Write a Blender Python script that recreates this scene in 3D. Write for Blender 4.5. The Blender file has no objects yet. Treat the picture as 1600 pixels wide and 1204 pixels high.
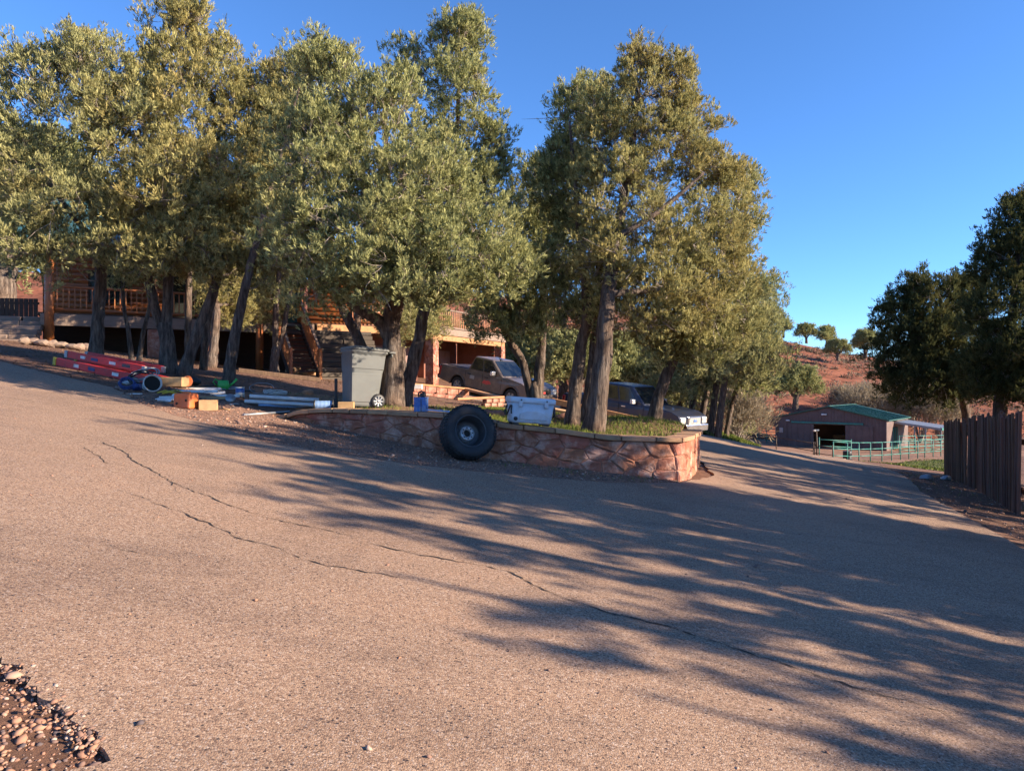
import bpy, bmesh, math, random
import numpy as np
from mathutils import Vector, Matrix, geometry
R = math.radians
scene = bpy.context.scene
COL = scene.collection
# ------------------------------------------------------------------ camera, sky, sun, exposure
CAM_Z = 1.6; FPX = 1109.0; HX = 800.0; HY = 602.0
cam_d = bpy.data.cameras.new('camera'); cam = bpy.data.objects.new('camera', cam_d); COL.objects.link(cam)
cam.location = (0, 0, CAM_Z); cam.rotation_euler = (R(90), 0, 0)
cam_d.sensor_width = 36; cam_d.lens = 36 * FPX / 1600; cam_d.clip_end = 8000; cam_d.clip_start = .05
scene.camera = cam
SUN_EL = 20.0; SUN_A = 16.0           # degrees; the sun stands to the right, a little behind the camera
to_sun = Vector((math.cos(R(SUN_A)) * math.cos(R(SUN_EL)), -math.sin(R(SUN_A)) * math.cos(R(SUN_EL)), math.sin(R(SUN_EL))))
world = bpy.data.worlds.new('World'); scene.world = world; world.use_nodes = True
wn = world.node_tree.nodes; wl = world.node_tree.links; wn.clear()
sky = wn.new('ShaderNodeTexSky'); sky.sky_type = 'NISHITA'; sky.sun_disc = False
sky.sun_elevation = R(SUN_EL); sky.sun_rotation = math.atan2(to_sun.x, to_sun.y)
sky.altitude = 1500; sky.air_density = 1.0; sky.dust_density = .0; sky.ozone_density = 8.0
bg = wn.new('ShaderNodeBackground'); bg.inputs[1].default_value = .107
wo = wn.new('ShaderNodeOutputWorld'); wl.new(sky.outputs[0], bg.inputs[0]); wl.new(bg.outputs[0], wo.inputs[0])
sl = bpy.data.lights.new('sun', 'SUN'); sl.energy = 5.0; sl.angle = R(.53); sl.color = (1, .83, .64)
so = bpy.data.objects.new('sun', sl); COL.objects.link(so); so.rotation_euler = to_sun.to_track_quat('Z', 'Y').to_euler()
scene.view_settings.view_transform = 'Standard'; scene.view_settings.look = 'None'
scene.view_settings.gamma = 1; scene.view_settings.exposure = 1.5; scene.view_settings.use_curve_mapping = False
scene.render.engine = 'CYCLES'; scene.cycles.use_denoising = True; scene.cycles.use_adaptive_sampling = True; scene.cycles.adaptive_threshold = .02
scene.cycles.max_bounces = 5; scene.cycles.transparent_max_bounces = 8; scene.cycles.diffuse_bounces = 2
# ------------------------------------------------------------------ helpers
rng = np.random.default_rng(7); random.seed(7)
def U(a, b): return random.uniform(a, b)
def at(px, py, d): return Vector(((px - HX) / FPX * d, d, CAM_Z - (py - HY) / FPX * d))
def tag(o, label=None, cat=None, group=None, kind=None):
    if label: o['label'] = label
    if cat: o['category'] = cat
    if group: o['group'] = group
    if kind: o['kind'] = kind
    return o
def empty(name, loc=(0, 0, 0), rz=0, label=None, cat=None, group=None):
    o = bpy.data.objects.new(name, None); COL.objects.link(o); o.location = loc; o.rotation_euler = (0, 0, rz); o.empty_display_size = .2
    return tag(o, label, cat, group)
def link(name, me, mats, parent=None, loc=None):
    o = bpy.data.objects.new(name, me); COL.objects.link(o)
    if mats is not None and not me.materials:
        for m in (mats if isinstance(mats, (list, tuple)) else [mats]): me.materials.append(m)
    if parent: o.parent = parent
    if loc is not None: o.location = loc
    return o
def copy_tree(o, parent=None):
    c = o.copy(); COL.objects.link(c); c.parent = parent
    for ch in list(o.children): copy_tree(ch, c)
    return c
def npmesh(name, V, F, smooth=False, attr=None):
    """fast mesh from arrays; F all triangles or all quads"""
    V = np.asarray(V, np.float32); F = np.asarray(F, np.int32); k = F.shape[1]
    me = bpy.data.meshes.new(name)
    me.vertices.add(len(V)); me.vertices.foreach_set('co', V.ravel())
    me.loops.add(F.size); me.loops.foreach_set('vertex_index', F.ravel())
    me.polygons.add(len(F)); me.polygons.foreach_set('loop_start', np.arange(0, F.size, k, dtype=np.int32))
    if smooth: me.polygons.foreach_set('use_smooth', np.ones(len(F), bool))
    if attr is not None:
        a = me.attributes.new('v', 'FLOAT', 'FACE'); a.data.foreach_set('value', np.asarray(attr, np.float32))
    me.update(calc_edges=True); me.validate() if False else None
    return me
class MB:
    def __init__(s): s.v = []; s.f = []; s.sm = []
    def add(s, vs, fs, smooth=False):
        n = len(s.v); s.v += [tuple(v) for v in vs]; s.f += [tuple(i + n for i in f) for f in fs]; s.sm += [smooth] * len(fs); return s
    def box(s, c, size, rot=None, taper=1.0):
        x, y, z = (q / 2 for q in size); t = taper
        vs = [Vector(p) for p in ((-x, -y, -z), (x, -y, -z), (x, y, -z), (-x, y, -z), (-x * t, -y * t, z), (x * t, -y * t, z), (x * t, y * t, z), (-x * t, y * t, z))]
        if rot is not None: vs = [rot @ v for v in vs]
        c = Vector(c); return s.add([v + c for v in vs], [(0, 3, 2, 1), (4, 5, 6, 7), (0, 1, 5, 4), (1, 2, 6, 5), (2, 3, 7, 6), (3, 0, 4, 7)])
    def bar(s, a, b, w, h, up=(0, 0, 1)):
        a = Vector(a); b = Vector(b); d = (b - a); L = d.length; d.normalize(); up = Vector(up)
        x = d.cross(up)
        if x.length < 1e-4: x = d.cross(Vector((1, 0, 0)))
        x.normalize(); z = x.cross(d)
        M = Matrix((x, d, z)).transposed()
        return s.box((a + b) / 2, (w, L, h), M)
    def tube(s, pts, rad, n=8, cap=True, jit=0, smooth=True):
        pts = [Vector(p) for p in pts]; m = len(pts)
        if not hasattr(rad, '__len__'): rad = [rad] * m
        vs = []; ref = None
        for i, p in enumerate(pts):
            t = (pts[min(i + 1, m - 1)] - pts[max(i - 1, 0)])
            if t.length < 1e-6: t = Vector((0, 0, 1))
            t.normalize()
            if ref is None: ref = t.orthogonal().normalized()
            ref = (ref - t * ref.dot(t)); ref = ref.normalized() if ref.length > 1e-5 else t.orthogonal().normalized()
            bb = t.cross(ref)
            for k in range(n):
                a = 2 * math.pi * k / n; r = rad[i] * (1 + (U(-jit, jit) if jit else 0))
                vs.append(p + (ref * math.cos(a) + bb * math.sin(a)) * r)
        fs = [(i * n + k, i * n + (k + 1) % n, (i + 1) * n + (k + 1) % n, (i + 1) * n + k) for i in range(m - 1) for k in range(n)]
        s.add(vs, fs, smooth)
        if cap:
            b = len(s.v) - len(vs)
            s.f += [tuple(b + k for k in reversed(range(n))), tuple(b + (m - 1) * n + k for k in range(n))]; s.sm += [False, False]
        return s
    def lathe(s, prof, n=32, M=None, smooth=True):
        """prof: list of (r, h) around local +Z, placed by matrix M"""
        M = M or Matrix(); vs = []
        for r, h in prof:
            for k in range(n):
                a = 2 * math.pi * k / n; vs.append(M @ Vector((r * math.cos(a), r * math.sin(a), h)))
        fs = [(i * n + k, i * n + (k + 1) % n, (i + 1) * n + (k + 1) % n, (i + 1) * n + k) for i in range(len(prof) - 1) for k in range(n)]
        return s.add(vs, fs, smooth)
    def prism(s, poly, f0, f1):
        """poly list of 2D; f0,f1 map (a,b)->3D for both ends"""
        n = len(poly); vs = [f0(*p) for p in poly] + [f1(*p) for p in poly]
        return s.add(vs, [tuple(range(n))[::-1], tuple(range(n, 2 * n))] + [(i, (i + 1) % n, n + (i + 1) % n, n + i) for i in range(n)])
    def loft(s, rings, cap=True, smooth=False):
        n = len(rings[0]); vs = [p for r in rings for p in r]
        fs = [(i * n + k, i * n + (k + 1) % n, (i + 1) * n + (k + 1) % n, (i + 1) * n + k) for i in range(len(rings) - 1) for k in range(n)]
        if cap: fs += [tuple(range(n))[::-1], tuple((len(rings) - 1) * n + k for k in range(n))]
        return s.add(vs, fs, smooth)
    def mesh(s, name, bevel=0, segs=2, ang=28):
        me = bpy.data.meshes.new(name); me.from_pydata(s.v, [], s.f)
        me.polygons.foreach_set('use_smooth', s.sm)
        bm = bmesh.new(); bm.from_mesh(me); bmesh.ops.recalc_face_normals(bm, faces=bm.faces)
        if bevel:
            ed = [e for e in bm.edges if len(e.link_faces) == 2 and e.calc_face_angle(0) > R(ang)]
            bmesh.ops.bevel(bm, geom=ed, offset=bevel, segments=segs, profile=.5, affect='EDGES', clamp_overlap=True)
        bm.to_mesh(me); bm.free(); return me
    def build(s, name, mat, parent=None, bevel=0, segs=2, loc=None, ang=28):
        return link(name, s.mesh(name, bevel, segs, ang), mat, parent, loc)
def rrect(w, h, r, z, n=4, cx=0, cy=0):
    out = []
    for sx, sy, a0 in ((1, 1, 0), (-1, 1, 90), (-1, -1, 180), (1, -1, 270)):
        for k in range(n + 1):
            a = R(a0 + 90 * k / n); out.append(Vector((cx + sx * (w / 2 - r) + r * math.cos(a), cy + sy * (h / 2 - r) + r * math.sin(a), z)))
    return out
# ------------------------------------------------------------------ materials
def nt(name):
    m = bpy.data.materials.new(name); m.use_nodes = True; n = m.node_tree.nodes; l = m.node_tree.links; n.clear()
    o = n.new('ShaderNodeOutputMaterial'); return m, n, l, o
def ramp(n, stops):
    r = n.new('ShaderNodeValToRGB'); e = r.color_ramp.elements
    while len(e) < len(stops): e.new(.5)
    for i, (p, c) in enumerate(stops): e[i].position = p; e[i].color = (*c, 1)
    return r
def noise(n, l, co, scale, detail=4, rough=.6, stretch=None):
    t = n.new('ShaderNodeTexNoise'); t.inputs['Scale'].default_value = scale; t.inputs['Detail'].default_value = detail; t.inputs['Roughness'].default_value = rough
    if stretch:
        mp = n.new('ShaderNodeMapping'); mp.inputs['Scale'].default_value = stretch; l.new(co, mp.inputs['Vector']); l.new(mp.outputs[0], t.inputs['Vector'])
    else: l.new(co, t.inputs['Vector'])
    return t
def pm(name, col, rough=.7, var=.25, scale=6, bump=.15, bscale=40, metal=0, col2=None, stretch=None, bstretch=None, dirt=None, dscale=3, coat=0, objrand=0, spec=.5, trans=0):
    """general procedural material: colour mottling, optional second colour / dirt patches, bump"""
    m, n, l, o = nt(name); p = n.new('ShaderNodeBsdfPrincipled'); l.new(p.outputs[0], o.inputs[0])
    co = n.new('ShaderNodeTexCoord').outputs['Object']
    a = noise(n, l, co, scale, 5, .65, stretch)
    c2 = col2 or tuple(c * (1 - var) for c in col); c1 = col if col2 else tuple(min(1, c * (1 + var)) for c in col)
    r = ramp(n, [(.3, c2), (.7, c1)]); l.new(a.outputs['Fac'], r.inputs[0]); src = r.outputs[0]
    if objrand:
        oi = n.new('ShaderNodeObjectInfo'); hv = n.new('ShaderNodeHueSaturation'); mr = n.new('ShaderNodeMapRange')
        mr.inputs['To Min'].default_value = 1 - objrand; mr.inputs['To Max'].default_value = 1 + objrand
        l.new(oi.outputs['Random'], mr.inputs[0]); l.new(mr.outputs[0], hv.inputs['Value']); l.new(src, hv.inputs['Color'])
        mr2 = n.new('ShaderNodeMapRange'); mr2.inputs['To Min'].default_value = .5 - .03 * objrand; mr2.inputs['To Max'].default_value = .5 + .05 * objrand
        ml = n.new('ShaderNodeMath'); ml.operation = 'FRACT'; mu = n.new('ShaderNodeMath'); mu.operation = 'MULTIPLY'; mu.inputs[1].default_value = 7.31
        l.new(oi.outputs['Random'], mu.inputs[0]); l.new(mu.outputs[0], ml.inputs[0]); l.new(ml.outputs[0], mr2.inputs[0]); l.new(mr2.outputs[0], hv.inputs['Hue'])
        src = hv.outputs[0]
    if dirt:
        b = noise(n, l, co, dscale, 6, .7); rr = ramp(n, [(.48, (0, 0, 0)), (.66, (1, 1, 1))]); l.new(b.outputs['Fac'], rr.inputs[0])
        mx = n.new('ShaderNodeMixRGB'); mx.inputs[2].default_value = (*dirt, 1); l.new(rr.outputs[0], mx.inputs[0]); l.new(src, mx.inputs[1]); src = mx.outputs[0]
    l.new(src, p.inputs['Base Color']); p.inputs['Metallic'].default_value = metal
    p.inputs['Specular IOR Level'].default_value = spec; p.inputs['Coat Weight'].default_value = coat
    rm = n.new('ShaderNodeMapRange'); rm.inputs['To Min'].default_value = max(.02, rough - .12); rm.inputs['To Max'].default_value = min(1, rough + .12)
    l.new(a.outputs['Fac'], rm.inputs[0]); l.new(rm.outputs[0], p.inputs['Roughness'])
    if bump:
        bt = noise(n, l, co, bscale, 5, .7, bstretch); bp = n.new('ShaderNodeBump'); bp.inputs['Strength'].default_value = bump; bp.inputs['Distance'].default_value = .02
        l.new(bt.outputs['Fac'], bp.inputs['Height']); l.new(bp.outputs[0], p.inputs['Normal'])
    return m
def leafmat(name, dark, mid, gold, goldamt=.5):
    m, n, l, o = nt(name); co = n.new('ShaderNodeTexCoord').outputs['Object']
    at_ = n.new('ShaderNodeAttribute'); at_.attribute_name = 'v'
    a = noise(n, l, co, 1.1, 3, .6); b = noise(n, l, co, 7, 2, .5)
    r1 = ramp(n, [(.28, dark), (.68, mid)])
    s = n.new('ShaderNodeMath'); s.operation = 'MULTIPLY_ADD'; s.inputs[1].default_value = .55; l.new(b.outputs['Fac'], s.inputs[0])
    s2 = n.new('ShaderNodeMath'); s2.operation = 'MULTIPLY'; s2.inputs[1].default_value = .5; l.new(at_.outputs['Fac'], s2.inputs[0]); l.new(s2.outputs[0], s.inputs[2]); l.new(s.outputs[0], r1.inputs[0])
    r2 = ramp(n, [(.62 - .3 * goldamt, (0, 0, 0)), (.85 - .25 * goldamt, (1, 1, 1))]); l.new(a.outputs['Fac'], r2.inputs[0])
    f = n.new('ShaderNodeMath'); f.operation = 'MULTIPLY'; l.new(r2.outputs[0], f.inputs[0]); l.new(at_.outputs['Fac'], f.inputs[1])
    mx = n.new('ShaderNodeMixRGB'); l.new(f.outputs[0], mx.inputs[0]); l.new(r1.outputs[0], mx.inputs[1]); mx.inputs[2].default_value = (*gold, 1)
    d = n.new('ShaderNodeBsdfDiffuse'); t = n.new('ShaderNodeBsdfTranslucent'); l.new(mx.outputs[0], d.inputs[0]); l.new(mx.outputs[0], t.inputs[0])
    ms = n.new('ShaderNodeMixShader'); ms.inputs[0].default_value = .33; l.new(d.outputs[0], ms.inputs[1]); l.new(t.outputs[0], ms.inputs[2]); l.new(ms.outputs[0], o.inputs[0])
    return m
def attrmat(name, stops, rough=.8, bump=0):
    """colour picked per piece from the face attribute v"""
    m, n, l, o = nt(name); p = n.new('ShaderNodeBsdfPrincipled'); l.new(p.outputs[0], o.inputs[0]); p.inputs['Roughness'].default_value = .95; p.inputs['Specular IOR Level'].default_value = .1
    a = n.new('ShaderNodeAttribute'); a.attribute_name = 'v'; r = ramp(n, stops); l.new(a.outputs['Fac'], r.inputs[0]); l.new(r.outputs[0], p.inputs['Base Color'])
    return m
def asphalt_mat():
    m, n, l, o = nt('chip_seal'); p = n.new('ShaderNodeBsdfPrincipled'); l.new(p.outputs[0], o.inputs[0]); p.inputs['Roughness'].default_value = .85; p.inputs['Specular IOR Level'].default_value = .3
    co = n.new('ShaderNodeTexCoord').outputs['Object']
    v = n.new('ShaderNodeTexVoronoi'); v.inputs['Scale'].default_value = 115; l.new(co, v.inputs['Vector'])
    v2 = n.new('ShaderNodeTexVoronoi'); v2.inputs['Scale'].default_value = 240; l.new(co, v2.inputs['Vector'])
    sep = n.new('ShaderNodeSeparateColor'); l.new(v.outputs['Color'], sep.inputs[0])
    chips = ramp(n, [(0, (.03, .022, .02)), (.16, (.15, .085, .060)), (.34, (.275, .165, .104)), (.62, (.375, .235, .148)), (.86, (.44, .298, .195)), (1, (.58, .46, .38))]); l.new(sep.outputs[0], chips.inputs[0])
    sep2 = n.new('ShaderNodeSeparateColor'); l.new(v2.outputs['Color'], sep2.inputs[0])
    chips2 = ramp(n, [(0, (.04, .028, .025)), (.18, (.17, .102, .070)), (.55, (.31, .196, .128)), (1, (.46, .335, .235))]); l.new(sep2.outputs[1], chips2.inputs[0])
    mxa = n.new('ShaderNodeMixRGB'); mxa.inputs[0].default_value = .45; l.new(chips.outputs[0], mxa.inputs[1]); l.new(chips2.outputs[0], mxa.inputs[2])
    b = noise(n, l, co, .38, 7, .66); br = ramp(n, [(.3, (.60, .58, .60)), (.46, (.9, .9, .9)), (.58, (1, 1, 1)), (.75, (1.08, 1.0, .93))]); l.new(b.outputs['Fac'], br.inputs[0])
    b2 = noise(n, l, co, .9, 6, .7, (.35, 1.3, 1)); br2 = ramp(n, [(.34, (.66, .66, .69)), (.5, (1, 1, 1)), (.7, (1.06, 1.02, .98))]); l.new(b2.outputs['Fac'], br2.inputs[0])
    m1 = n.new('ShaderNodeMixRGB'); m1.blend_type = 'MULTIPLY'; m1.inputs[0].default_value = .8; l.new(mxa.outputs[0], m1.inputs[1]); l.new(br.outputs[0], m1.inputs[2])
    m2 = n.new('ShaderNodeMixRGB'); m2.blend_type = 'MULTIPLY'; m2.inputs[0].default_value = .7; l.new(m1.outputs[0], m2.inputs[1]); l.new(br2.outputs[0], m2.inputs[2])
    v3 = n.new('ShaderNodeTexVoronoi'); v3.inputs['Scale'].default_value = 52; l.new(co, v3.inputs['Vector']); s3 = n.new('ShaderNodeSeparateColor'); l.new(v3.outputs['Color'], s3.inputs[0])
    k1 = n.new('ShaderNodeMath'); k1.operation = 'LESS_THAN'; k1.inputs[1].default_value = .07; l.new(s3.outputs[1], k1.inputs[0]); k2 = n.new('ShaderNodeMath'); k2.operation = 'LESS_THAN'; k2.inputs[1].default_value = .34; l.new(v3.outputs['Distance'], k2.inputs[0])
    k3 = n.new('ShaderNodeMath'); k3.operation = 'MULTIPLY'; l.new(k1.outputs[0], k3.inputs[0]); l.new(k2.outputs[0], k3.inputs[1])
    m3 = n.new('ShaderNodeMixRGB'); l.new(k3.outputs[0], m3.inputs[0]); l.new(m2.outputs[0], m3.inputs[1]); m3.inputs[2].default_value = (.05, .036, .034, 1); l.new(m3.outputs[0], p.inputs['Base Color'])
    bp = n.new('ShaderNodeBump'); bp.inputs['Strength'].default_value = .6; bp.inputs['Distance'].default_value = .004; bp.invert = True
    ad = n.new('ShaderNodeMath'); ad.operation = 'MULTIPLY_ADD'; ad.inputs[1].default_value = .5; l.new(v2.outputs['Distance'], ad.inputs[0]); l.new(v.outputs['Distance'], ad.inputs[2])
    l.new(ad.outputs[0], bp.inputs['Height']); l.new(bp.outputs[0], p.inputs['Normal'])
    return m
def ground_mat(name, cols, s1=.5, s2=14, bump=.5):
    m, n, l, o = nt(name); p = n.new('ShaderNodeBsdfPrincipled'); l.new(p.outputs[0], o.inputs[0]); p.inputs['Roughness'].default_value = .95; p.inputs['Specular IOR Level'].default_value = .2
    co = n.new('ShaderNodeTexCoord').outputs['Object']
    a = noise(n, l, co, s1, 8, .68); r = ramp(n, [(.28, cols[0]), (.5, cols[1]), (.72, cols[2])]); l.new(a.outputs['Fac'], r.inputs[0])
    v = n.new('ShaderNodeTexVoronoi'); v.inputs['Scale'].default_value = s2; l.new(co, v.inputs['Vector']); sep = n.new('ShaderNodeSeparateColor'); l.new(v.outputs['Color'], sep.inputs[0])
    r2 = ramp(n, [(0, (.55, .52, .5)), (.6, (1, 1, 1)), (1, (1.25, 1.2, 1.15))]); l.new(sep.outputs[0], r2.inputs[0])
    mx = n.new('ShaderNodeMixRGB'); mx.blend_type = 'MULTIPLY'; mx.inputs[0].default_value = .8; l.new(r.outputs[0], mx.inputs[1]); l.new(r2.outputs[0], mx.inputs[2]); l.new(mx.outputs[0], p.inputs['Base Color'])
    bt = noise(n, l, co, s2 * .6, 8, .75); bp = n.new('ShaderNodeBump'); bp.inputs['Strength'].default_value = bump; bp.inputs['Distance'].default_value = .04; l.new(bt.outputs['Fac'], bp.inputs['Height']); l.new(bp.outputs[0], p.inputs['Normal'])
    return m
def bark_mat():
    m, n, l, o = nt('bark'); p = n.new('ShaderNodeBsdfPrincipled'); l.new(p.outputs[0], o.inputs[0]); p.inputs['Roughness'].default_value = .92; p.inputs['Specular IOR Level'].default_value = .2
    co = n.new('ShaderNodeTexCoord').outputs['Object']
    a = noise(n, l, co, 16, 7, .7, (1, 1, .16)); r = ramp(n, [(.32, (.028, .022, .019)), (.5, (.115, .09, .075)), (.70, (.26, .215, .175))]); l.new(a.outputs['Fac'], r.inputs[0])
    b = noise(n, l, co, 1.4, 3, .6); rb = ramp(n, [(.4, (1, 1, 1)), (.7, (1.05, .78, .6))]); l.new(b.outputs['Fac'], rb.inputs[0])
    mx = n.new('ShaderNodeMixRGB'); mx.blend_type = 'MULTIPLY'; mx.inputs[0].default_value = .8; l.new(r.outputs[0], mx.inputs[1]); l.new(rb.outputs[0], mx.inputs[2]); l.new(mx.outputs[0], p.inputs['Base Color'])
    bp = n.new('ShaderNodeBump'); bp.inputs['Strength'].default_value = 1.0; bp.inputs['Distance'].default_value = .09; l.new(a.outputs['Fac'], bp.inputs['Height']); l.new(bp.outputs[0], p.inputs['Normal'])
    return m
def glass_mat(name='tinted_glass', col=(.012, .016, .02)):
    m, n, l, o = nt(name); p = n.new('ShaderNodeBsdfPrincipled'); l.new(p.outputs[0], o.inputs[0])
    p.inputs['Base Color'].default_value = (*col, 1); p.inputs['Roughness'].default_value = .04; p.inputs['Specular IOR Level'].default_value = .8
    nz = noise(n, l, n.new('ShaderNodeTexCoord').outputs['Object'], 4, 2); mr = n.new('ShaderNodeMapRange'); mr.inputs['To Min'].default_value = .02; mr.inputs['To Max'].default_value = .12; l.new(nz.outputs['Fac'], mr.inputs[0]); l.new(mr.outputs[0], p.inputs['Roughness'])
    return m
M = {}
M['asphalt'] = asphalt_mat()
M['dirt'] = ground_mat('red_dirt', [(.10, .055, .035), (.17, .09, .058), (.24, .135, .09)], .6, 22, .6)
M['yard'] = ground_mat('yard_dirt', [(.20, .105, .065), (.26, .145, .09), (.31, .18, .12)], .3, 6, .4)
M['hill'] = ground_mat('red_soil', [(.15, .06, .036), (.22, .078, .042), (.29, .115, .065)], .12, 1.2, .9)
M['lawn'] = ground_mat('lawn_soil', [(.06, .075, .02), (.10, .11, .03), (.15, .13, .05)], .8, 20, .5)
M['mountain'] = ground_mat('far_forest_haze', [(.03, .05, .06), (.04, .065, .08), (.06, .08, .09)], .01, .05, .3)  # blue of distance haze put into the dark green forest colour
M['bark'] = bark_mat()
M['twig'] = pm('grey_twig', (.26, .215, .17), .9, .3, 9, .3, 60)
M['leafA'] = leafmat('juniper_olive', (.055, .065, .026), (.47, .455, .205), (.44, .36, .15), .5)
M['leafB'] = leafmat('juniper_gold', (.06, .064, .024), (.49, .45, .19), (.49, .37, .135), .65)
M['leafC'] = leafmat('juniper_green', (.05, .064, .026), (.46, .46, .20), (.46, .39, .16), .35)
M['leafD'] = leafmat('juniper_shaded', (.030, .038, .016), (.120, .125, .050), (.22, .17, .05), .4)  # darker leaf copy; shade on the fence-side junipers put into the colour
M['dry'] = leafmat('dry_twigs', (.14, .11, .075), (.36, .30, .21), (.36, .27, .15), .5)
M['stone'] = pm('red_sandstone', (.38, .135, .075), .85, .3, 5, .9, 11, col2=(.22, .075, .048), objrand=.22, dirt=(.50, .30, .22), dscale=3.6)
M['cap'] = pm('cap_stone', (.40, .23, .13), .85, .3, 4, .5, 25, col2=(.27, .14, .08), objrand=.2)
M['mortar'] = pm('mortar', (.30, .135, .085), .95, .35, 9, .8, 14)
M['log'] = pm('orange_log', (.36, .115, .028), .5, .3, 5, .25, 22, stretch=(.25, 3, 3), col2=(.19, .055, .016), bstretch=(.3, 3, 3))
M['logv'] = pm('orange_post', (.38, .13, .034), .5, .3, 5, .25, 22, stretch=(3, 3, .3), col2=(.20, .06, .018), bstretch=(3, 3, .3), objrand=.15)
M['deckgrey'] = pm('weathered_fascia', (.26, .185, .14), .85, .3, 4, .3, 20, stretch=(.3, 3, 3), col2=(.19, .125, .09), objrand=.12)
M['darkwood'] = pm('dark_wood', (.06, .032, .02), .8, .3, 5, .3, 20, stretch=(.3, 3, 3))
M['timber'] = pm('grey_timber', (.085, .065, .05), .9, .3, 4, .5, 18, stretch=(.3, 4, 4), objrand=.25)
M['picket'] = pm('brown_picket', (.125, .068, .045), .9, .4, 6, .5, 14, stretch=(4, 4, .3), bstretch=(4, 4, .3), objrand=.35)
M['plank'] = pm('orange_plank', (.42, .19, .085), .75, .3, 5, .3, 22, objrand=.2)
M['green_roof'] = pm('green_metal', (.03, .105, .08), .42, .2, 2, .05, 20, metal=.25, dirt=(.05, .12, .095), dscale=.7)
M['teal_roof'] = pm('teal_metal', (.06, .17, .17), .4, .2, 2, .05, 20, metal=.3)
M['barn'] = pm('barn_siding', (.12, .078, .068), .7, .2, 1.2, .05, 10, dirt=(.15, .10, .085), dscale=.8)
M['green'] = pm('green_pipe', (.03, .19, .15), .5, .25, 5, .1, 30, dirt=(.05, .15, .12))
M['brownpipe'] = pm('rusty_pipe', (.07, .042, .03), .7, .3, 5, .2, 30)
M['black'] = pm('black_void', (.012, .011, .010), .9, .2, 5, 0)
M['galv'] = pm('galvanized', (.30, .31, .32), .45, .15, 6, .05, 30, metal=.7)
M['glass'] = glass_mat()
M['window'] = glass_mat('house_glass', (.02, .022, .02))
M['rubber'] = pm('rubber', (.014, .0145, .016), .7, .3, 8, .3, 50, dirt=(.032, .030, .029), dscale=5)
M['steelblack'] = pm('black_steel', (.05, .052, .056), .45, .2, 8, .1, 40, metal=.3)
M['steelgrey'] = pm('hub_steel', (.42, .42, .42), .5, .25, 9, .15, 40, metal=.5, dirt=(.16, .13, .11), dscale=9)
M['canplastic'] = pm('grey_plastic', (.125, .132, .125), .6, .10, 4, .06, 90, dirt=(.12, .118, .11), dscale=2.5)
M['canlid'] = pm('lid_plastic', (.13, .135, .128), .6, .12, 4, .06, 90)
M['cooler'] = pm('shade_blue_plastic', (.50, .56, .62), .5, .07, 5, .05, 80, dirt=(.45, .46, .47), dscale=4)  # blue cast of the shade put into the cooler's colour
M['blackplastic'] = pm('black_plastic', (.018, .018, .02), .5, .2, 9, .05, 50)
M['bluemetal'] = pm('blue_paint_can', (.035, .13, .40), .5, .3, 8, .05, 30, dirt=(.25, .30, .36), dscale=6)
M['blue'] = pm('blue_plastic', (.012, .035, .14), .45, .2, 8, .05, 30)
M['red'] = pm('red_fibreglass', (.58, .022, .016), .5, .15, 8, .08, 40, dirt=(.46, .03, .02), dscale=5)
M['yellow'] = pm('yellow_plastic', (.58, .40, .03), .55, .2, 8, .05, 30)
M['orange'] = pm('orange_plastic', (.55, .13, .03), .55, .2, 8, .08, 30, dirt=(.4, .13, .06))
M['limegreen'] = pm('green_plastic', (.06, .42, .08), .5, .2, 8, .05, 30)
M['cardboard'] = pm('tan_wood', (.42, .25, .12), .8, .25, 6, .2, 25, objrand=.15)
M['white'] = pm('white_vinyl', (.70, .68, .64), .5, .1, 6, .08, 40, dirt=(.5, .44, .38), dscale=5)
M['alu'] = pm('aluminium', (.60, .60, .59), .4, .12, 8, .05, 40, metal=.25)
M['bluewire'] = pm('pale_blue_wire', (.22, .36, .58), .5, .2, 8, .1, 40)
M['paintA'] = pm('bronze_paint', (.135, .105, .088), .42, .12, 3, .0, 40, metal=.35, coat=.25, dirt=(.21, .155, .115), dscale=2.2)
M['paintB'] = pm('dark_blue_paint', (.026, .034, .062), .38, .15, 3, .0, 40, metal=.3, coat=.35, dirt=(.045, .04, .042), dscale=1.6)
M['paintB2'] = pm('tan_lower_paint', (.14, .085, .06), .45, .15, 3, .0, 40, coat=.3)
M['chrome'] = pm('chrome', (.62, .62, .62), .2, .1, 8, 0, metal=.9)
M['lamp'] = pm('headlamp_lens', (.62, .60, .55), .15, .1, 20, .1, 60, coat=.6)
M['amber'] = pm('amber_lens', (.6, .2, .03), .2, .1, 8, 0, coat=.5)
M['redlens'] = pm('red_lens', (.35, .02, .02), .2, .1, 8, 0, coat=.5)
M['emblem'] = pm('red_emblem', (.55, .06, .05), .5, .2, 8, 0)
M['flare'] = pm('flare_plastic', (.11, .085, .07), .5, .2, 8, .05)
M['crack'] = pm('crack_fill', (.018, .013, .012), .95, .3, 9, 0)
M['garagedoor'] = pm('garage_door', (.31, .18, .15), .6, .1, 3, .05, 20)
M['redwall'] = pm('stucco_red', (.22, .085, .055), .85, .2, 3, .3, 30)
M['greendoor'] = pm('green_door', (.015, .10, .085), .5, .2, 4, .05)
M['gravel'] = attrmat('gravel_stones', [(0, (.10, .08, .08)), (.25, (.20, .125, .10)), (.55, (.33, .175, .115)), (.8, (.36, .21, .14)), (1, (.42, .33, .27))])
M['grass'] = attrmat('grass_blades', [(0, (.05, .085, .015)), (.6, (.13, .17, .03)), (1, (.26, .22, .08))])
M['scrub'] = attrmat('scrub_twigs', [(0, (.06, .05, .035)), (.5, (.15, .125, .085)), (.8, (.24, .20, .145)), (1, (.10, .11, .05))])
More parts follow.
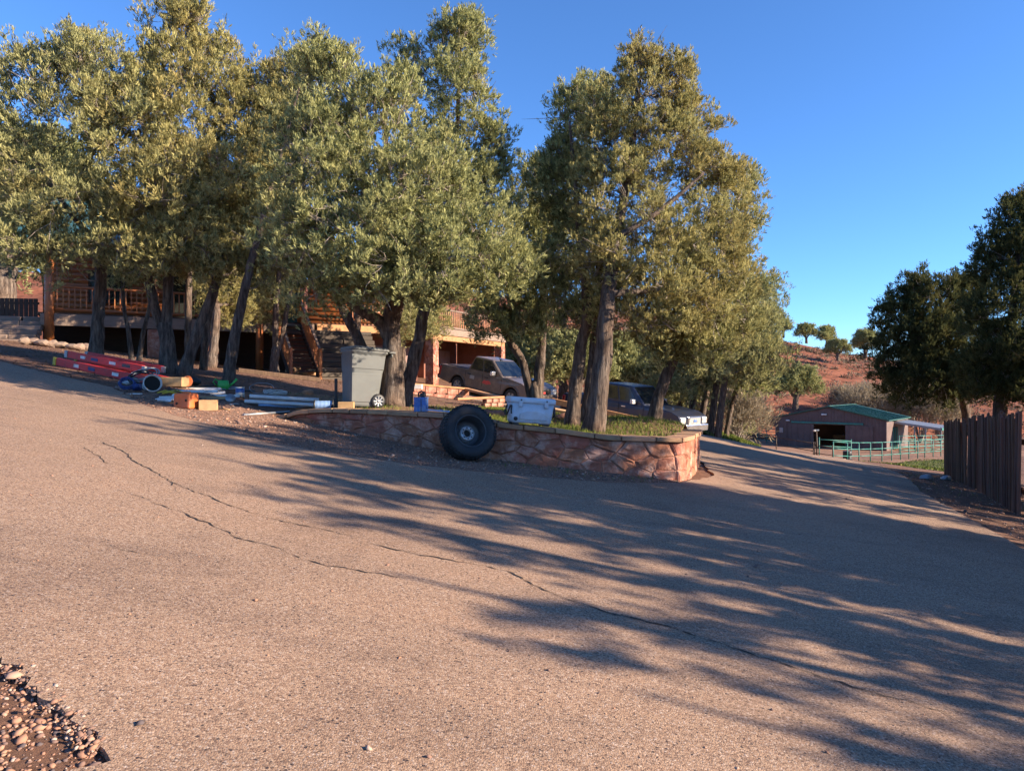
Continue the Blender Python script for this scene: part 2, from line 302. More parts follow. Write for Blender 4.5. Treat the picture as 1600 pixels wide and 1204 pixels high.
M['litter'] = attrmat('leaf_litter', [(0, (.06, .04, .028)), (.6, (.16, .10, .06)), (1, (.28, .18, .11))])
# ------------------------------------------------------------------ terrain
class TPS:
    def __init__(s, pts, lam=1e-3):
        P = np.array(pts, float); s.c = P[:, :2]; n = len(P)
        K = s.u(np.linalg.norm(s.c[:, None] - s.c[None], axis=2)) + np.eye(n) * lam
        A = np.zeros((n + 3, n + 3)); A[:n, :n] = K; A[:n, n] = 1; A[:n, n + 1:] = s.c; A[n, :n] = 1; A[n + 1:, :n] = s.c.T
        b = np.zeros(n + 3); b[:n] = P[:, 2]; s.w = np.linalg.solve(A, b)
    @staticmethod
    def u(r): return np.where(r > 1e-9, r * r * np.log(np.maximum(r, 1e-9)), 0)
    def __call__(s, x, y):
        x = np.asarray(x, float); y = np.asarray(y, float); sh = x.shape; q = np.stack([x.ravel(), y.ravel()], 1); n = len(s.c)
        z = s.u(np.linalg.norm(q[:, None] - s.c[None], axis=2)) @ s.w[:n] + s.w[n] + q @ s.w[n + 1:]
        return z.reshape(sh)
gp = [(x, y, -.13 * x + .04 * y) for x in (-10, -6, -2, 2, 6) for y in (-4, 2, 7, 11)]
gp += [(-14, 13, 2.3), (-8.6, 15, 1.85), (-10.5, 18, 2.25), (-18.5, 28, 3.25), (-10.5, 32, 2.15), (-9, 29.5, 1.95), (-4.1, 36, 1.65), (-.7, 42, 1.55),
       (-2.7, 32.6, 1.42), (1.3, 28.8, .52), (7.2, 27, -.6), (3.4, 30, .0), (5, 28.6, -.28), (0, 20, .9), (-3, 28, 1.3), (-4, 20, 1.42), (4.3, 20, .40), (4.2, 15, .06),
       (9.2, 29, -.8), (12, 31, -1.35), (10.2, 24, -.95), (13.8, 22.6, -1.3), (9.3, 13, -.78), (18.9, 35, -2.3), (17.9, 48, -2.95), (20.3, 45, -3.28), (29, 48, -3.7),
       (33.8, 56, -4.0), (34.3, 65, -4.4), (26.6, 71.5, -4.35), (15, 62, -3.2), (8, 50, -1.3), (0, 60, .2), (-12, 60, 1.8), (44, 66, -4.4), (50, 45, -4.5),
       (20, 10, -2.0), (30, 20, -2.9), (25, 0, -2.6), (0, -20, -.8), (-20, -20, 1.6), (20, -20, -3.0), (-30, 22, 4.0), (-40, 45, 4.5), (-22, 48, 3.4), (-25, 5, 3.2), (14, 2, -1.6), (13, 7, -1.35)]
_G = TPS(gp, 1e-3)
def G(x, y):
    x = np.asarray(x, float); y = np.asarray(y, float); r = np.hypot(x, y - 30); w = np.clip((r - 55) / 60, 0, 1); w = w * w * (3 - 2 * w)
    sc_ = np.minimum(1, 75 / np.maximum(r, 1e-6)); return _G(x * sc_, 30 + (y - 30) * sc_) * (1 - w) + -4.8 * w
def gz(x, y): return float(G(np.array([x]), np.array([y]))[0])
def hit(px, py, f=None):
    """ground point seen through a pixel"""
    f = f or gz; dx = (px - HX) / FPX; dz = -(py - HY) / FPX; t = 1.5; s = .25
    for _ in range(900):
        if CAM_Z + dz * t < f(dx * t, t): break
        t += s; s = max(.1, t * .015)
    lo, hi = t - s, t
    for _ in range(18):
        m = (lo + hi) / 2
        if CAM_Z + dz * m < f(dx * m, m): hi = m
        else: lo = m
    return Vector((dx * hi, hi, f(dx * hi, hi)))
def onG(px, d): x = (px - HX) / FPX * d; return Vector((x, d, gz(x, d)))
def axis_lines(lo, hi, step, far):
    a = list(np.arange(lo, hi + 1e-6, step)); s = step; p = hi
    while p < far: s *= 1.35; p += s; a.append(p)
    s = step; p = lo
    while p > -far: s *= 1.35; p -= s; a.insert(0, p)
    return np.array(a)
def grid_mesh(name, xs, ys, zf):
    Xg, Yg = np.meshgrid(xs, ys); Z = zf(Xg, Yg); V = np.stack([Xg.ravel(), Yg.ravel(), Z.ravel()], 1); nx, ny = len(xs), len(ys)
    i = np.arange(nx - 1)[None] + (np.arange(ny - 1) * nx)[:, None]; i = i.ravel()
    return npmesh(name, V, np.stack([i, i + 1, i + nx + 1, i + nx], 1), True)
tag(link('ground', grid_mesh('ground', axis_lines(-32, 48, .62, 4000), axis_lines(-10, 74, .62, 4000), G), M['dirt']), kind='structure')
def sheet(name, poly, zf, off, step, mat, skirt=.0, jit=0.0, seg=.25, kind='structure'):
    """a draped sheet over a plan polygon, edges finely divided and uneven"""
    b = []
    n = len(poly)
    for i in range(n):
        p, q = Vector(poly[i]), Vector(poly[(i + 1) % n]); k = max(1, int((q - p).length / seg))
        for j in range(k): v = p.lerp(q, j / k); b.append(Vector((v.x + U(-jit, jit), v.y + U(-jit, jit))))
    xs = [p.x for p in b]; ys = [p.y for p in b]; A = np.array([(p.x, p.y) for p in b])
    def inside(X, Y):
        c = np.zeros(X.shape, bool); x1, y1 = A[:, 0], A[:, 1]; x2, y2 = np.roll(x1, -1), np.roll(y1, -1)
        for a, bb, cc, d in zip(x1, y1, x2, y2):
            if bb == d: continue
            c ^= ((bb > Y) != (d > Y)) & (X < (cc - a) * (Y - bb) / (d - bb) + a)
        return c
    gx, gy = np.meshgrid(np.arange(min(xs), max(xs), step), np.arange(min(ys), max(ys), step)); gx = gx.ravel(); gy = gy.ravel(); k = inside(gx, gy)
    pts = b + [Vector((x, y)) for x, y in zip(gx[k], gy[k])]; nb = len(b)
    v2, _, f2, _, _, _ = geometry.delaunay_2d_cdt(pts, [(i, (i + 1) % nb) for i in range(nb)], [], 1, 1e-4)
    X = np.array([v.x for v in v2]); Y = np.array([v.y for v in v2]); Z = zf(X, Y) + off
    V = np.stack([X, Y, Z], 1)
    V = np.concatenate([V, V[:nb], np.stack([X[:nb], Y[:nb], Z[:nb] - skirt - off], 1)]) if skirt else V
    F = [tuple(f) for f in f2]; nv = len(X)
    if skirt: F += [t for i in range(nb) for t in ((nv + i, nv + nb + i, nv + (i + 1) % nb), (nv + (i + 1) % nb, nv + nb + i, nv + nb + (i + 1) % nb))]
    return tag(link(name, npmesh(name, V, F, True), mat), kind=kind)
H2 = lambda px, py: tuple(hit(px, py)[:2])
drive_poly = [(-1.85, 1.0), H2(165, 1196), H2(128, 1150), H2(75, 1095), H2(0, 1040), (-4.2, 3.3), (-8, 4.2), (-17, 6.5), (-17, 16.5), (-13.5, 16.6), H2(60, 582), H2(175, 607), H2(235, 640), H2(330, 667), H2(420, 695), H2(560, 718), H2(700, 735), H2(830, 747), H2(950, 757), H2(1060, 757),
              (3.45, 12.1), (3.70, 13.8), (3.95, 16.5), (3.9, 19.5), (2.9, 23.0), (-3, 26.5), (-6, 29), (-5.5, 33), (-3.2, 35.5), (1, 42), (3.5, 40), (5.5, 33), (8.3, 27.6), (10.2, 29.5), (15.5, 42), (19.5, 46), (20.8, 44.8), (15.5, 33), (14.0, 27), H2(1440, 770), H2(1520, 815), H2(1600, 862), (8.5, 8.5), (8.2, 4), (8.6, -3), (-1.5, -3)]
def ragged(poly, i0, i1, amp, seg=.045):
    out = list(poly[:i0 + 1]); rr = random.Random(4)
    for i in range(i0, i1):
        p, q = Vector(poly[i]), Vector(poly[i + 1]); k = max(1, int((q - p).length / seg)); nrm = Vector((-(q - p).y, (q - p).x)).normalized(); w = 0
        for j in range(1, k + 1): w = w * .7 + rr.uniform(-amp, amp); v = p.lerp(q, j / k) + nrm * (w if j < k else 0); out.append((v.x, v.y))
    return out + list(poly[i1 + 1:])
drive_poly = ragged(drive_poly, 0, 5, .006, .05)
drive = sheet('driveway', drive_poly, G, .03, .45, M['asphalt'], .03, .035, .2)
# thin broken edge of the paving
def crack(pts, w0):
    out = []
    for (a, b) in zip(pts[:-1], pts[1:]):
        p = hit(*a); q = hit(*b); n = max(2, int((q - p).length / .05))
        for k in range(n): out.append(p.lerp(q, k / n))
    out.append(hit(*pts[-1])); L = []; Rr = []; off = 0
    for i, p in enumerate(out):
        t = (out[min(i + 1, len(out) - 1)] - out[max(i - 1, 0)]); t.z = 0; t.normalize(); s = Vector((-t.y, t.x, 0))
        off = off * .82 + U(-.02, .02); w = w0 * U(.12, .8) * (.35 if U(0, 1) < .25 else 1) * min(1, i / 6 + .1, (len(out) - 1 - i) / 6 + .1)
        c = p + s * off
        for S, k in ((L, 1), (Rr, -1)): q = c + s * w * k; S.append((q.x, q.y, gz(q.x, q.y) + .0345))
    n = len(L); me = bpy.data.meshes.new('crack'); me.from_pydata(L + Rr, [], [(i, i + 1, n + i + 1, n + i) for i in range(n - 1)])
    o = link('crack', me, M['crack']); o.parent = drive
crack([(150, 690), (176, 702), (228, 735), (269, 759), (311, 774), (363, 795), (440, 821), (497, 832), (560, 845)], .012)
crack([(186, 770), (248, 793), (290, 808), (332, 826), (363, 845), (414, 855), (492, 886), (570, 901), (648, 914)], .011)
crack([(119, 697), (171, 728), (218, 734)], .008)
crack([(565, 852), (694, 878), (800, 901), (880, 940), (975, 970), (1050, 990), (1200, 1037), (1300, 1070), (1400, 1105)], .012)
crack([(1200, 1037), (1330, 1080), (1470, 1120), (1600, 1185)], .009)
crack([(155, 857), (228, 873), (280, 882)], .006)
crack([(260, 752), (275, 768), (283, 778)], .008)
crack([(310, 706), (362, 720), (390, 726)], .007)
# ------------------------------------------------------------------ hill and far ridge
def vnoise(x, y, s, seed=0):
    """cheap smooth noise from summed sines"""
    r = np.random.default_rng(seed); z = 0
    for k in range(7):
        a = r.uniform(0, 6.28); f = s * r.uniform(.6, 1.9); z = z + np.sin((x * np.cos(a) + y * np.sin(a)) * f + r.uniform(0, 6.28))
    return z / 7
def hillz(x, y):
    zr = np.interp(x, [-220, -120, -40, 10, 38, 52, 62, 74, 90, 130, 190], [26, 27, 24, 19.5, 15, 12.2, 10.4, 8.2, 5.5, -1, -6])
    y0 = np.interp(x, [-220, -40, 0, 20, 40, 60, 120], [95, 80, 64, 72, 84, 90, 100]); t = (y - y0) / (152 - y0)
    up = np.clip(t, -.3, 1); s = np.where(up < .12, up * 1.6, .192 + (up - .12) * .918); back = np.clip(t - 1, 0, 9)
    z = -4.9 + (zr + 4.9) * (s - back * .5) + vnoise(x, y, .09, 3) * 1.1 * np.clip(t * 3, 0, 1) + vnoise(x, y, .35, 4) * .45 * np.clip(t * 3, 0, 1)
    return z
tag(link('hill', grid_mesh('hill', np.arange(-200, 180, 2.0), np.arange(60, 230, 2.0), hillz), M['hill']), kind='structure')
mx_ = np.arange(-2600, 2600, 60.); my_ = np.arange(1700, 2700, 80.)
tag(link('mountain', grid_mesh('mountain', mx_, my_, lambda x, y: -8 + np.clip(1 - np.abs(y - 2150) / 420, 0, 1) * (92 + 22 * vnoise(x, y, .004, 9) + 6 * vnoise(x, y, .02, 5))), M['mountain']), kind='structure')
# ------------------------------------------------------------------ retaining wall with its stones
wp = [(428, 12.4, 655), (470, 12.15, 640), (520, 11.9, 638), (600, 11.4, 640), (700, 10.95, 646), (792, 10.8, 661), (870, 10.85, 669), (945, 11.0, 680), (1010, 11.0, 682), (1058, 11.12, 684), (1072, 11.45, 681), (1082, 12.2, 676), (1090, 13.4, 671)]
WX = np.array([(p - HX) / FPX * d for p, d, y in wp]); WY = np.array([d for p, d, y in wp]); WT = np.array([CAM_Z - (y - HY) / FPX * d for p, d, y in wp])
WS = np.concatenate([[0], np.cumsum(np.hypot(np.diff(WX), np.diff(WY)))]); WL = WS[-1]
def wpos(s):
    x = np.interp(s, WS, WX); y = np.interp(s, WS, WY); e = .18
    tx = np.interp(min(s + e, WL), WS, WX) - np.interp(max(s - e, 0), WS, WX); ty = np.interp(min(s + e, WL), WS, WY) - np.interp(max(s - e, 0), WS, WY); q = math.hypot(tx, ty)
    return x, y, ty / q, -tx / q, gz(x, y), float(np.interp(s, WS, WT))       # position, outward normal, ground, top
wall = empty('retaining_wall', (WX[6], WY[6], gz(WX[6], WY[6])), 0, 'low curved red flagstone retaining wall around the raised tree bed', 'wall')
wloc = wall.location.copy()
def wpt(s, h, out, top=None):
    x, y, nx, ny, g, t = wpos(s); z = (g - .06) + (t - .075 - g + .06) * h if top is None else t + top
    return Vector((x + nx * out, y + ny * out, z)) - wloc
ss = np.linspace(0, WL, 70); rings = []
for s in ss: rings.append([wpt(s, -.3, .016), wpt(s, 1, .016), wpt(s, 1, -.26), wpt(s, -.3, -.26)])
MB().loft(rings).build('mortar_core', M['mortar'], wall)
# Voronoi flagstones in wall coordinates (metres along, metres up at mean height)
def clip_poly(poly, a, n):
    out = []
    for i in range(len(poly)):
        p, q = poly[i], poly[(i + 1) % len(poly)]; dp = (p[0] - a[0]) * n[0] + (p[1] - a[1]) * n[1]; dq = (q[0] - a[0]) * n[0] + (q[1] - a[1]) * n[1]
        if dp <= 0: out.append(p)
        if dp * dq < 0: t = dp / (dp - dq); out.append((p[0] + (q[0] - p[0]) * t, p[1] + (q[1] - p[1]) * t))
    return out
def voronoi(w, h, cell, jx=.42):
    pts = []; rows = max(1, round(h / cell))
    for r_ in range(rows):
        n = max(1, round(w / (cell * U(1.0, 1.25))))
        for c in range(n): pts.append(((c + .5 + (r_ % 2) * .5 - .25 + U(-jx, jx)) * w / n, (r_ + .5 + U(-.46, .46)) * h / rows))
    cells = []
    for i, p in enumerate(pts):
        poly = [(0, 0), (w, 0), (w, h), (0, h)]
        for j, q in enumerate(pts):
            if i == j or abs(p[0] - q[0]) > cell * 3.2: continue
            d = (q[0] - p[0], q[1] - p[1]); L = math.hypot(*d)
            if L < 1e-4: continue
            poly = clip_poly(poly, ((p[0] + q[0]) / 2 - d[0] / L * .0045, (p[1] + q[1]) / 2 - d[1] / L * .0045), (d[0] / L, d[1] / L))
            if len(poly) < 3: break
        if len(poly) >= 3: cells.append(poly)
    return cells
def stone_mesh(poly, f, depth, name='stone'):
    c = (sum(p[0] for p in poly) / len(poly), sum(p[1] for p in poly) / len(poly)); P = []
    for i in range(len(poly)):            # rough outline: one wobbled point in each side
        p, q = poly[i], poly[(i + 1) % len(poly)]; P.append(p); m = ((p[0] + q[0]) / 2, (p[1] + q[1]) / 2); k = U(.0, .09); P.append((m[0] + (c[0] - m[0]) * k, m[1] + (c[1] - m[1]) * k))
    rings = []
    for sc_, dd, j in ((1, -.02, 0), (1, depth * .55, 0), (.93, depth * .86, .006), (.76, depth, .012)):
        rings.append([f(c[0] + (p[0] - c[0]) * sc_, c[1] + (p[1] - c[1]) * sc_, dd + U(-j, j)) for p in P])
    ctr = f(c[0], c[1], depth + U(-.012, .02)); mb = MB(); mb.loft(rings, cap=False); n = len(P); b = len(mb.v); mb.v.append(tuple(ctr)); base = 3 * n
    mb.f += [(base + k, base + (k + 1) % n, b) for k in range(n)]; mb.sm += [False] * n
    return mb.mesh(name)
for poly in voronoi(WL, 1.0, .36):
    poly = [(p[0], p[1]) for p in poly]; s_mid = sum(p[0] for p in poly) / len(poly); x, y, nx, ny, g, t = wpos(s_mid)
    if t - .075 - g < .06: continue
    f = lambda a, b, o: wpt(min(max(a, 0), WL), b, o)
    link('stone', stone_mesh(poly, f, U(.026, .052)), M['stone'], wall)
s = 0
while s < WL - .12:
    L = min(U(.34, .62), WL - s); mb = MB(); k = 4; rg = []; dz = U(-.008, .008); o_ = U(.085, .115)
    for i in range(k): q = s + .008 + (L - .016) * i / (k - 1); rg.append([wpt(q, 0, o_, -.07 + dz), wpt(q, 0, o_ + U(-.006, .006), dz), wpt(q, 0, -.27, dz), wpt(q, 0, -.27, -.07 + dz)])
    mb.loft(rg).build('cap_stone', M['cap'], wall, bevel=.008, segs=1); s += L
# raised soil behind the wall
tp = [(x - .0, y + .12, t - .05) for x, y, t in zip(WX, WY, WT)]
for px, py, d in ((615, 634, 12.8), (893, 665, 13.5), (928, 674, 12.1), (1020, 664, 14.3), (838, 645, 17), (565, 637, 12.6), (690, 637, 17), (790, 640, 19)): p = at(px, py, d); tp.append((p.x, p.y, p.z))
back = [(3.65, 14.3), (3.85, 16.4), (3.8, 19.4), (2.8, 22.4), (0, 23.6), (-3, 25.0), (-6, 24.5), (-7, 20), (-6.2, 16), (-5.2, 13.6)]
tp += [(x, y, gz(x, y) - .03) for x, y in back]
_T = TPS(tp, 2e-3)
bed_poly = [(float(wpos(s)[0] - wpos(s)[2] * .2), float(wpos(s)[1] - wpos(s)[3] * .2)) for s in np.linspace(.1, WL - .05, 40)] + back
M['bed'] = ground_mat('bed_soil', [(.14, .075, .045), (.26, .15, .09), (.20, .15, .07)], .9, 26, .6)
sheet('planting_bed', bed_poly, _T, .0, .4, M['bed'])
def tz(x, y): return max(float(_T(np.array([x]), np.array([y]))[0]), gz(x, y))
# lawns and yard
lawn_poly = [tuple(onG(p, d)[:2]) for p, d in ((1320, 43), (1345, 37), (1440, 30.5), (1482, 29.5), (1500, 40), (1495, 52), (1440, 52), (1380, 46))]
sheet('lawn', lawn_poly, G, .012, .8, M['lawn'], 0, .15, .6)
yard_poly = [(12, 52), (17.5, 47.5), (21, 45.2), (25, 47.5), (31, 52), (38, 56), (46, 60), (50, 74), (36, 82), (22, 80), (12, 70)]
sheet('corral_yard', yard_poly, G, .015, 1.5, M['yard'], 0, .3, 1.0)
bank_poly = [(7.9, 28.2), (8.9, 28.6), (10.2, 31), (12.6, 36), (14.5, 41.5), (12.5, 43), (9.5, 38), (7.2, 33)]
bankz = lambda x, y: G(x, y) + .35 * np.clip(1 - np.abs((x - 10.0) - (y - 34) * .42) / 1.7, 0, 1)
sheet('grass_bank', bank_poly, bankz, .01, .5, M['lawn'], 0, .15, .5)
gravel_poly = [H2(178, 606), H2(235, 640), H2(330, 667), H2(420, 695), H2(560, 718), H2(700, 735), H2(830, 747), H2(950, 757), H2(1060, 757), (2.9, 11.6)] + [(float(wpos(s)[0] + wpos(s)[2] * .02), float(wpos(s)[1] + wpos(s)[3] * .02)) for s in np.linspace(WL - 1.5, .05, 30)] + [(-5.6, 14.0), (-7.5, 14.8)]
M['gravelground'] = ground_mat('gravel_ground', [(.20, .115, .08), (.28, .165, .115), (.34, .215, .155)], 1.2, 45, .9)
sheet('gravel_strip', gravel_poly, G, .012, .4, M['gravelground'], 0, .06, .25)
# ------------------------------------------------------------------ junipers
def leaves(C, O, Rr, nt_, nl, ll, lw, rg, up=.55):
    """tufts of pointed scale-leaf sprays round clump centres C (n,3), outward dirs O, radii Rr"""
    n = len(C); idx = np.repeat(np.arange(n), nt_)
    q = rg.normal(size=(len(idx), 3)); q /= np.linalg.norm(q, axis=1, keepdims=True); q *= (rg.random((len(idx), 1)) ** .45); q[:, 2] *= 1.2
    pos = C[idx] + q * Rr[idx, None] + O[idx] * (rg.random((len(idx), 1)) * Rr[idx, None] * 1.5)
    d = O[idx] * .45 + q * .75 + rg.normal(size=q.shape) * .28; d[:, 2] += up; d /= np.linalg.norm(d, axis=1, keepdims=True)
    sh = rg.random(len(idx)); j = np.repeat(np.arange(len(idx)), nl); m = len(j)
    dd = d[j] + rg.normal(size=(m, 3)) * .23; dd /= np.linalg.norm(dd, axis=1, keepdims=True)
    base = pos[j] + d[j] * (rg.random((m, 1)) * ll * 1.1) + rg.normal(size=(m, 3)) * ll * .16
    L = ll * rg.uniform(.6, 1.35, (m, 1)); W = lw * rg.uniform(.7, 1.3, (m, 1)); w = np.cross(dd, rg.normal(size=(m, 3))); w /= np.linalg.norm(w, axis=1, keepdims=True) + 1e-9
    V = np.stack([base - w * W * .35, base + dd * L * .55 + w * W * .75, base + dd * L], 1).reshape(-1, 3)
    return V, np.arange(m * 3).reshape(-1, 3), np.clip(sh[j] * .7 + rg.random(m) * .3, 0, 1)
TREES = {}
def tree(label, stems, lobes, seed, leaf='leafA', ncl=300, nt_=44, nl=7, ll=.085, lw=.030, cr=.27, group='junipers along the drive', ground=gz, twigs=90, name='juniper_tree', branch=.022):
    rg = np.random.default_rng(seed); random.seed(seed)
    b0 = at(*stems[0][0][:3]); b0.z = ground(b0.x, b0.y)
    root = empty(name, b0, 0, label, 'tree', group)
    ym = np.mean([lb[1] for lb in lobes]); extra = []
    for lb in lobes:                                # ragged tops: narrow upright spires on the upper lobes
        if len(lobes) > 3 and len(lb) == 5 and lb[1] < ym:
            for _ in range(3): o_ = U(-.75, .75); extra.append((lb[0] + o_ * lb[2], lb[1] - lb[3] * .80 * math.sqrt(1 - o_ * o_), lb[2] * U(.14, .22) + 4, lb[3] * U(.28, .45), lb[4] + U(-.3, .3)))
    lobes = list(lobes) + extra
    mb = MB(); nodes = []; nrad = []
    for st in stems:
        P = [at(px, py, d) - b0 for px, py, d, r in st]; rad = [r * .88 for *_, r in st]
        if P[0].xy.length < .9 and P[0].z < .75: P[0].z = ground(P[0].x + b0.x, P[0].y + b0.y) - b0.z - .08
        Q = []; QR = []
        for i in range(len(P) - 1):                # Catmull-Rom through the stem points
            p0, p1, p2, p3 = P[max(i - 1, 0)], P[i], P[i + 1], P[min(i + 2, len(P) - 1)]; k = max(3, int((p2 - p1).length / .16))
            for a in range(k):
                t = a / k; Q.append(.5 * ((2 * p1) + (p2 - p0) * t + (2 * p0 - 5 * p1 + 4 * p2 - p3) * t * t + (3 * p1 - p0 - 3 * p2 + p3) * t ** 3)); QR.append(rad[i] + (rad[i + 1] - rad[i]) * t)
        Q.append(P[-1]); QR.append(rad[-1])
        if P[0].xy.length < .9 and P[0].z < .75:
            for i in range(min(4, len(QR))): QR[i] *= 1 + .38 * (1 - i / 4) ** 1.5
        pts = [q + Vector((U(-1, 1), U(-1, 1), 0)) * QR[i] * .10 for i, q in enumerate(Q)]
        mb.tube(pts, QR, 12, True, .11)
        for q, r in zip(Q, QR):
            if q.z > .9: nodes.append(q[:]); nrad.append(r)
    mb.build('trunk', M['bark'], root)
    # clump centres near the surface of the crown lobes
    L = [];
    for lb in lobes:
        px, py, rx, ry = lb[:4]; d = lb[4]; c = at(px, py, d) - b0; k = d / FPX; rd = lb[5] if len(lb) > 5 else rx * k * .95; L.append((np.array(c), np.array([rx * k, rd, ry * k]) * .84))
    wt = np.array([(a[0] * a[1] + a[0] * a[2] + a[1] * a[2]) ** 1.0 for _, a in L]); wt /= wt.sum(); C = []; O = []; allc = np.mean([c for c, _ in L], axis=0)
    for (c, a), w_ in zip(L, wt):
        n = max(5, int(ncl * 1.25 * w_)); q = rg.normal(size=(n, 3)); q /= np.linalg.norm(q, axis=1, keepdims=True); rr = .45 + .55 * rg.random((n, 1)) ** .6
        p = c + q * a * rr * (1 + rg.normal(size=(n, 1)) * .10); C.append(p); o = q * .8 + (p - allc) / (np.linalg.norm(p - allc, axis=1, keepdims=True) + .1) * .5; O.append(o)
    C = np.concatenate(C); O = np.concatenate(O); O /= np.linalg.norm(O, axis=1, keepdims=True)
    Rr = cr * .78 * rg.uniform(.6, 1.4, len(C))
    # limbs: each clump grows from the nearest wood already there
    N = np.array(nodes); order = np.argsort(np.min(np.linalg.norm(C[:, None] - N[None], axis=2), axis=1)); NR = list(nrad); Nl = [tuple(x) for x in N]; bb = MB()
    Narr = np.zeros((len(Nl) + len(C) * 4, 3)); Narr[:len(Nl)] = N; cnt = len(Nl)
    for i in order:
        p = C[i]; dv = p - Narr[:cnt]; dist = np.linalg.norm(dv, axis=1); k = int(np.argmin(dist + np.clip(.25 * dist - dv[:, 2], 0, 9) * .9)); a = Vector(Narr[k]); e = Vector(p); D = (e - a).length
        if D < .05: continue
        mid = a.lerp(e, .5) + Vector((U(-.1, .1), U(-.1, .1), U(-.16, .04))) * D; r0 = min(NR[k] * .72, branch * (.55 + .55 * min(D, 2.5)))
        P = [a, a.lerp(mid, .55) + Vector((U(-1, 1), U(-1, 1), U(-1, 1))) * D * .03, mid, mid.lerp(e, .55) + Vector((U(-1, 1), U(-1, 1), U(-1, 1))) * D * .03, e]; rad = [r0, r0 * .85, r0 * .68, r0 * .5, max(.004, r0 * .3)]
        bb.tube(P, rad, 4, False)
        for q, r in zip(P[1:], rad[1:]): Narr[cnt] = q; cnt += 1; NR.append(r)
    for _ in range(twigs):                          # bare dead twigs
        k = random.randrange(len(Nl) // 3, cnt); a = Vector(Narr[k]); v = Vector((U(-1, 1), U(-1, 1), U(-.7, .5))).normalized() * U(.25, .75); bb.tube([a, a + v * .5 + Vector((0, 0, U(-.06, .06))), a + v + Vector((U(-.1, .1), U(-.1, .1), U(-.02, .14)))], [.009, .006, .002], 4, False)
    ns = 5; off = rg.normal(size=(len(C), ns, 3)) * .55 + O[:, None] * .45; off[..., 2] += .18; nf = np.linalg.norm(off, axis=2, keepdims=True); off = off / nf * np.clip(nf, .55, 1.35) * Rr[:, None, None] * 1.05
    for i in range(len(C)):
        a = Vector(C[i]) - Vector(O[i]) * Rr[i] * .35
        for k in range(3): e = Vector(C[i] + off[i, k]); bb.tube([a, a.lerp(e, .5) + Vector((U(-.04, .04), U(-.04, .04), U(-.05, .02))), e], [.008, .006, .003], 3, False)
    tag(bb.build('branches', M['twig'], root), kind='stuff')
    SC = (C[:, None] + off).reshape(-1, 3); SO = off.reshape(-1, 3) + O.repeat(ns, axis=0) * .12; SO[:, 2] += .10; SO /= np.linalg.norm(SO, axis=1, keepdims=True)
    V, F, A = leaves(SC, SO, np.repeat(Rr, ns) * .27 * rg.uniform(.6, 1.4, len(SC)), max(5, int(nt_ * .172)), nl + 1, ll * .92, lw * .60, rg, .85)
    tag(link('crown', npmesh('crown', V, F, False, A), M[leaf], root), kind='stuff')
    TREES[label] = root
    return root
A17 = 17.0
t_left = tree('broad juniper at far left, its thick upright trunk standing behind the red ladders', [[(150, 556, 17.8, .19), (153, 500, 17.8, .16), (158, 430, 17.8, .15), (150, 360, 17.8, .12), (140, 270, 17.8, .09), (150, 130, 17.8, .03)], [(158, 430, 17.8, .10), (172, 350, 17.5, .09), (215, 260, 17.4, .05)], [(152, 380, 17.8, .10), (100, 320, 18, .07), (50, 240, 18, .04)]],
     [(110, 190, 85, 100,16.3), (55, 290, 85, 85,16.1), (165, 120, 85, 60,16.5), (120, 330, 100, 60,16), (5, 200, 55, 100,16.5), (25, 350, 65, 50,16.1), (190, 210, 70, 70,16.1), (60, 130, 45, 45,16.7), (70, 388, 70, 24,15.8), (180, 385, 50, 26,15.7), (-70, 260, 90, 130,16.5), (110, 408, 60, 22, 16.2), (30, 400, 50, 24, 16.2)], 11, 'leafA', 430, 46, 7, .098, .034, .33)
t_v = tree('tall juniper with a dark V-forked trunk right of the red ladders', [[(263, 586, 16.8, .20), (262, 540, 16.8, .19), (258, 505, 16.8, .17)], [(260, 530, 16.8, .13), (242, 480, 16.8, .12), (225, 400, 16.7, .10), (205, 320, 16.6, .08), (190, 260, 16.6, .05)], [(260, 520, 16.8, .14), (263, 440, 16.9, .13), (264, 370, 17, .11), (262, 240, 17.2, .09), (268, 60, 17.4, .025)]],
     [(268, 90, 45, 75,16.9), (300, 180, 85, 90,16.8), (225, 215, 80, 90,16.5), (310, 290, 95, 75,16.1), (215, 320, 70, 50,16), (340, 130, 45, 60,17.1), (255, 330, 80, 45,15.8), (290, 50, 25, 35,16.9), (240, 392, 50, 26,15.9), (300, 385, 60, 28,15.8), (240, 418, 50, 20, 16.2), (300, 415, 45, 22, 16.2)], 12, 'leafB', 400, 46, 7, .095, .034, .32)
tree('juniper with two crossed leaning trunks in front of the deck', [[(284, 588, 16.3, .16), (305, 530, 16.4, .14), (335, 450, 16.5, .12), (345, 400, 16.6, .10), (370, 280, 16.8, .07), (395, 130, 17, .02)], [(318, 578, 17.3, .11), (323, 510, 17.3, .10), (335, 450, 17.3, .08), (330, 380, 17.3, .06)]],
     [(390, 190, 55, 75,17.4), (375, 300, 80, 75,17.1), (430, 170, 35, 50,17.5), (340, 370, 70, 40,16.8), (420, 260, 60, 70,17.1), (350, 412, 50, 24,16.7), (345, 432, 40, 18, 16.4)], 13, 'leafB', 260, 46, 7, .093, .033, .31)
tree('slim juniper whose single trunk leans right before the deck stairs', [[(355, 590, 16.0, .145), (368, 520, 16, .125), (383, 450, 16, .11), (395, 400, 16, .09), (430, 270, 16, .06), (470, 130, 16, .02)]],
     [(480, 150, 42, 55,17.4), (455, 240, 70, 75,17.2), (430, 330, 75, 60,17), (500, 240, 50, 70,17.4), (400, 390, 55, 38,17), (420, 430, 50, 26,16.8), (470, 405, 50, 34,16.8)], 14, 'leafA', 260, 46, 7, .09, .032, .30)
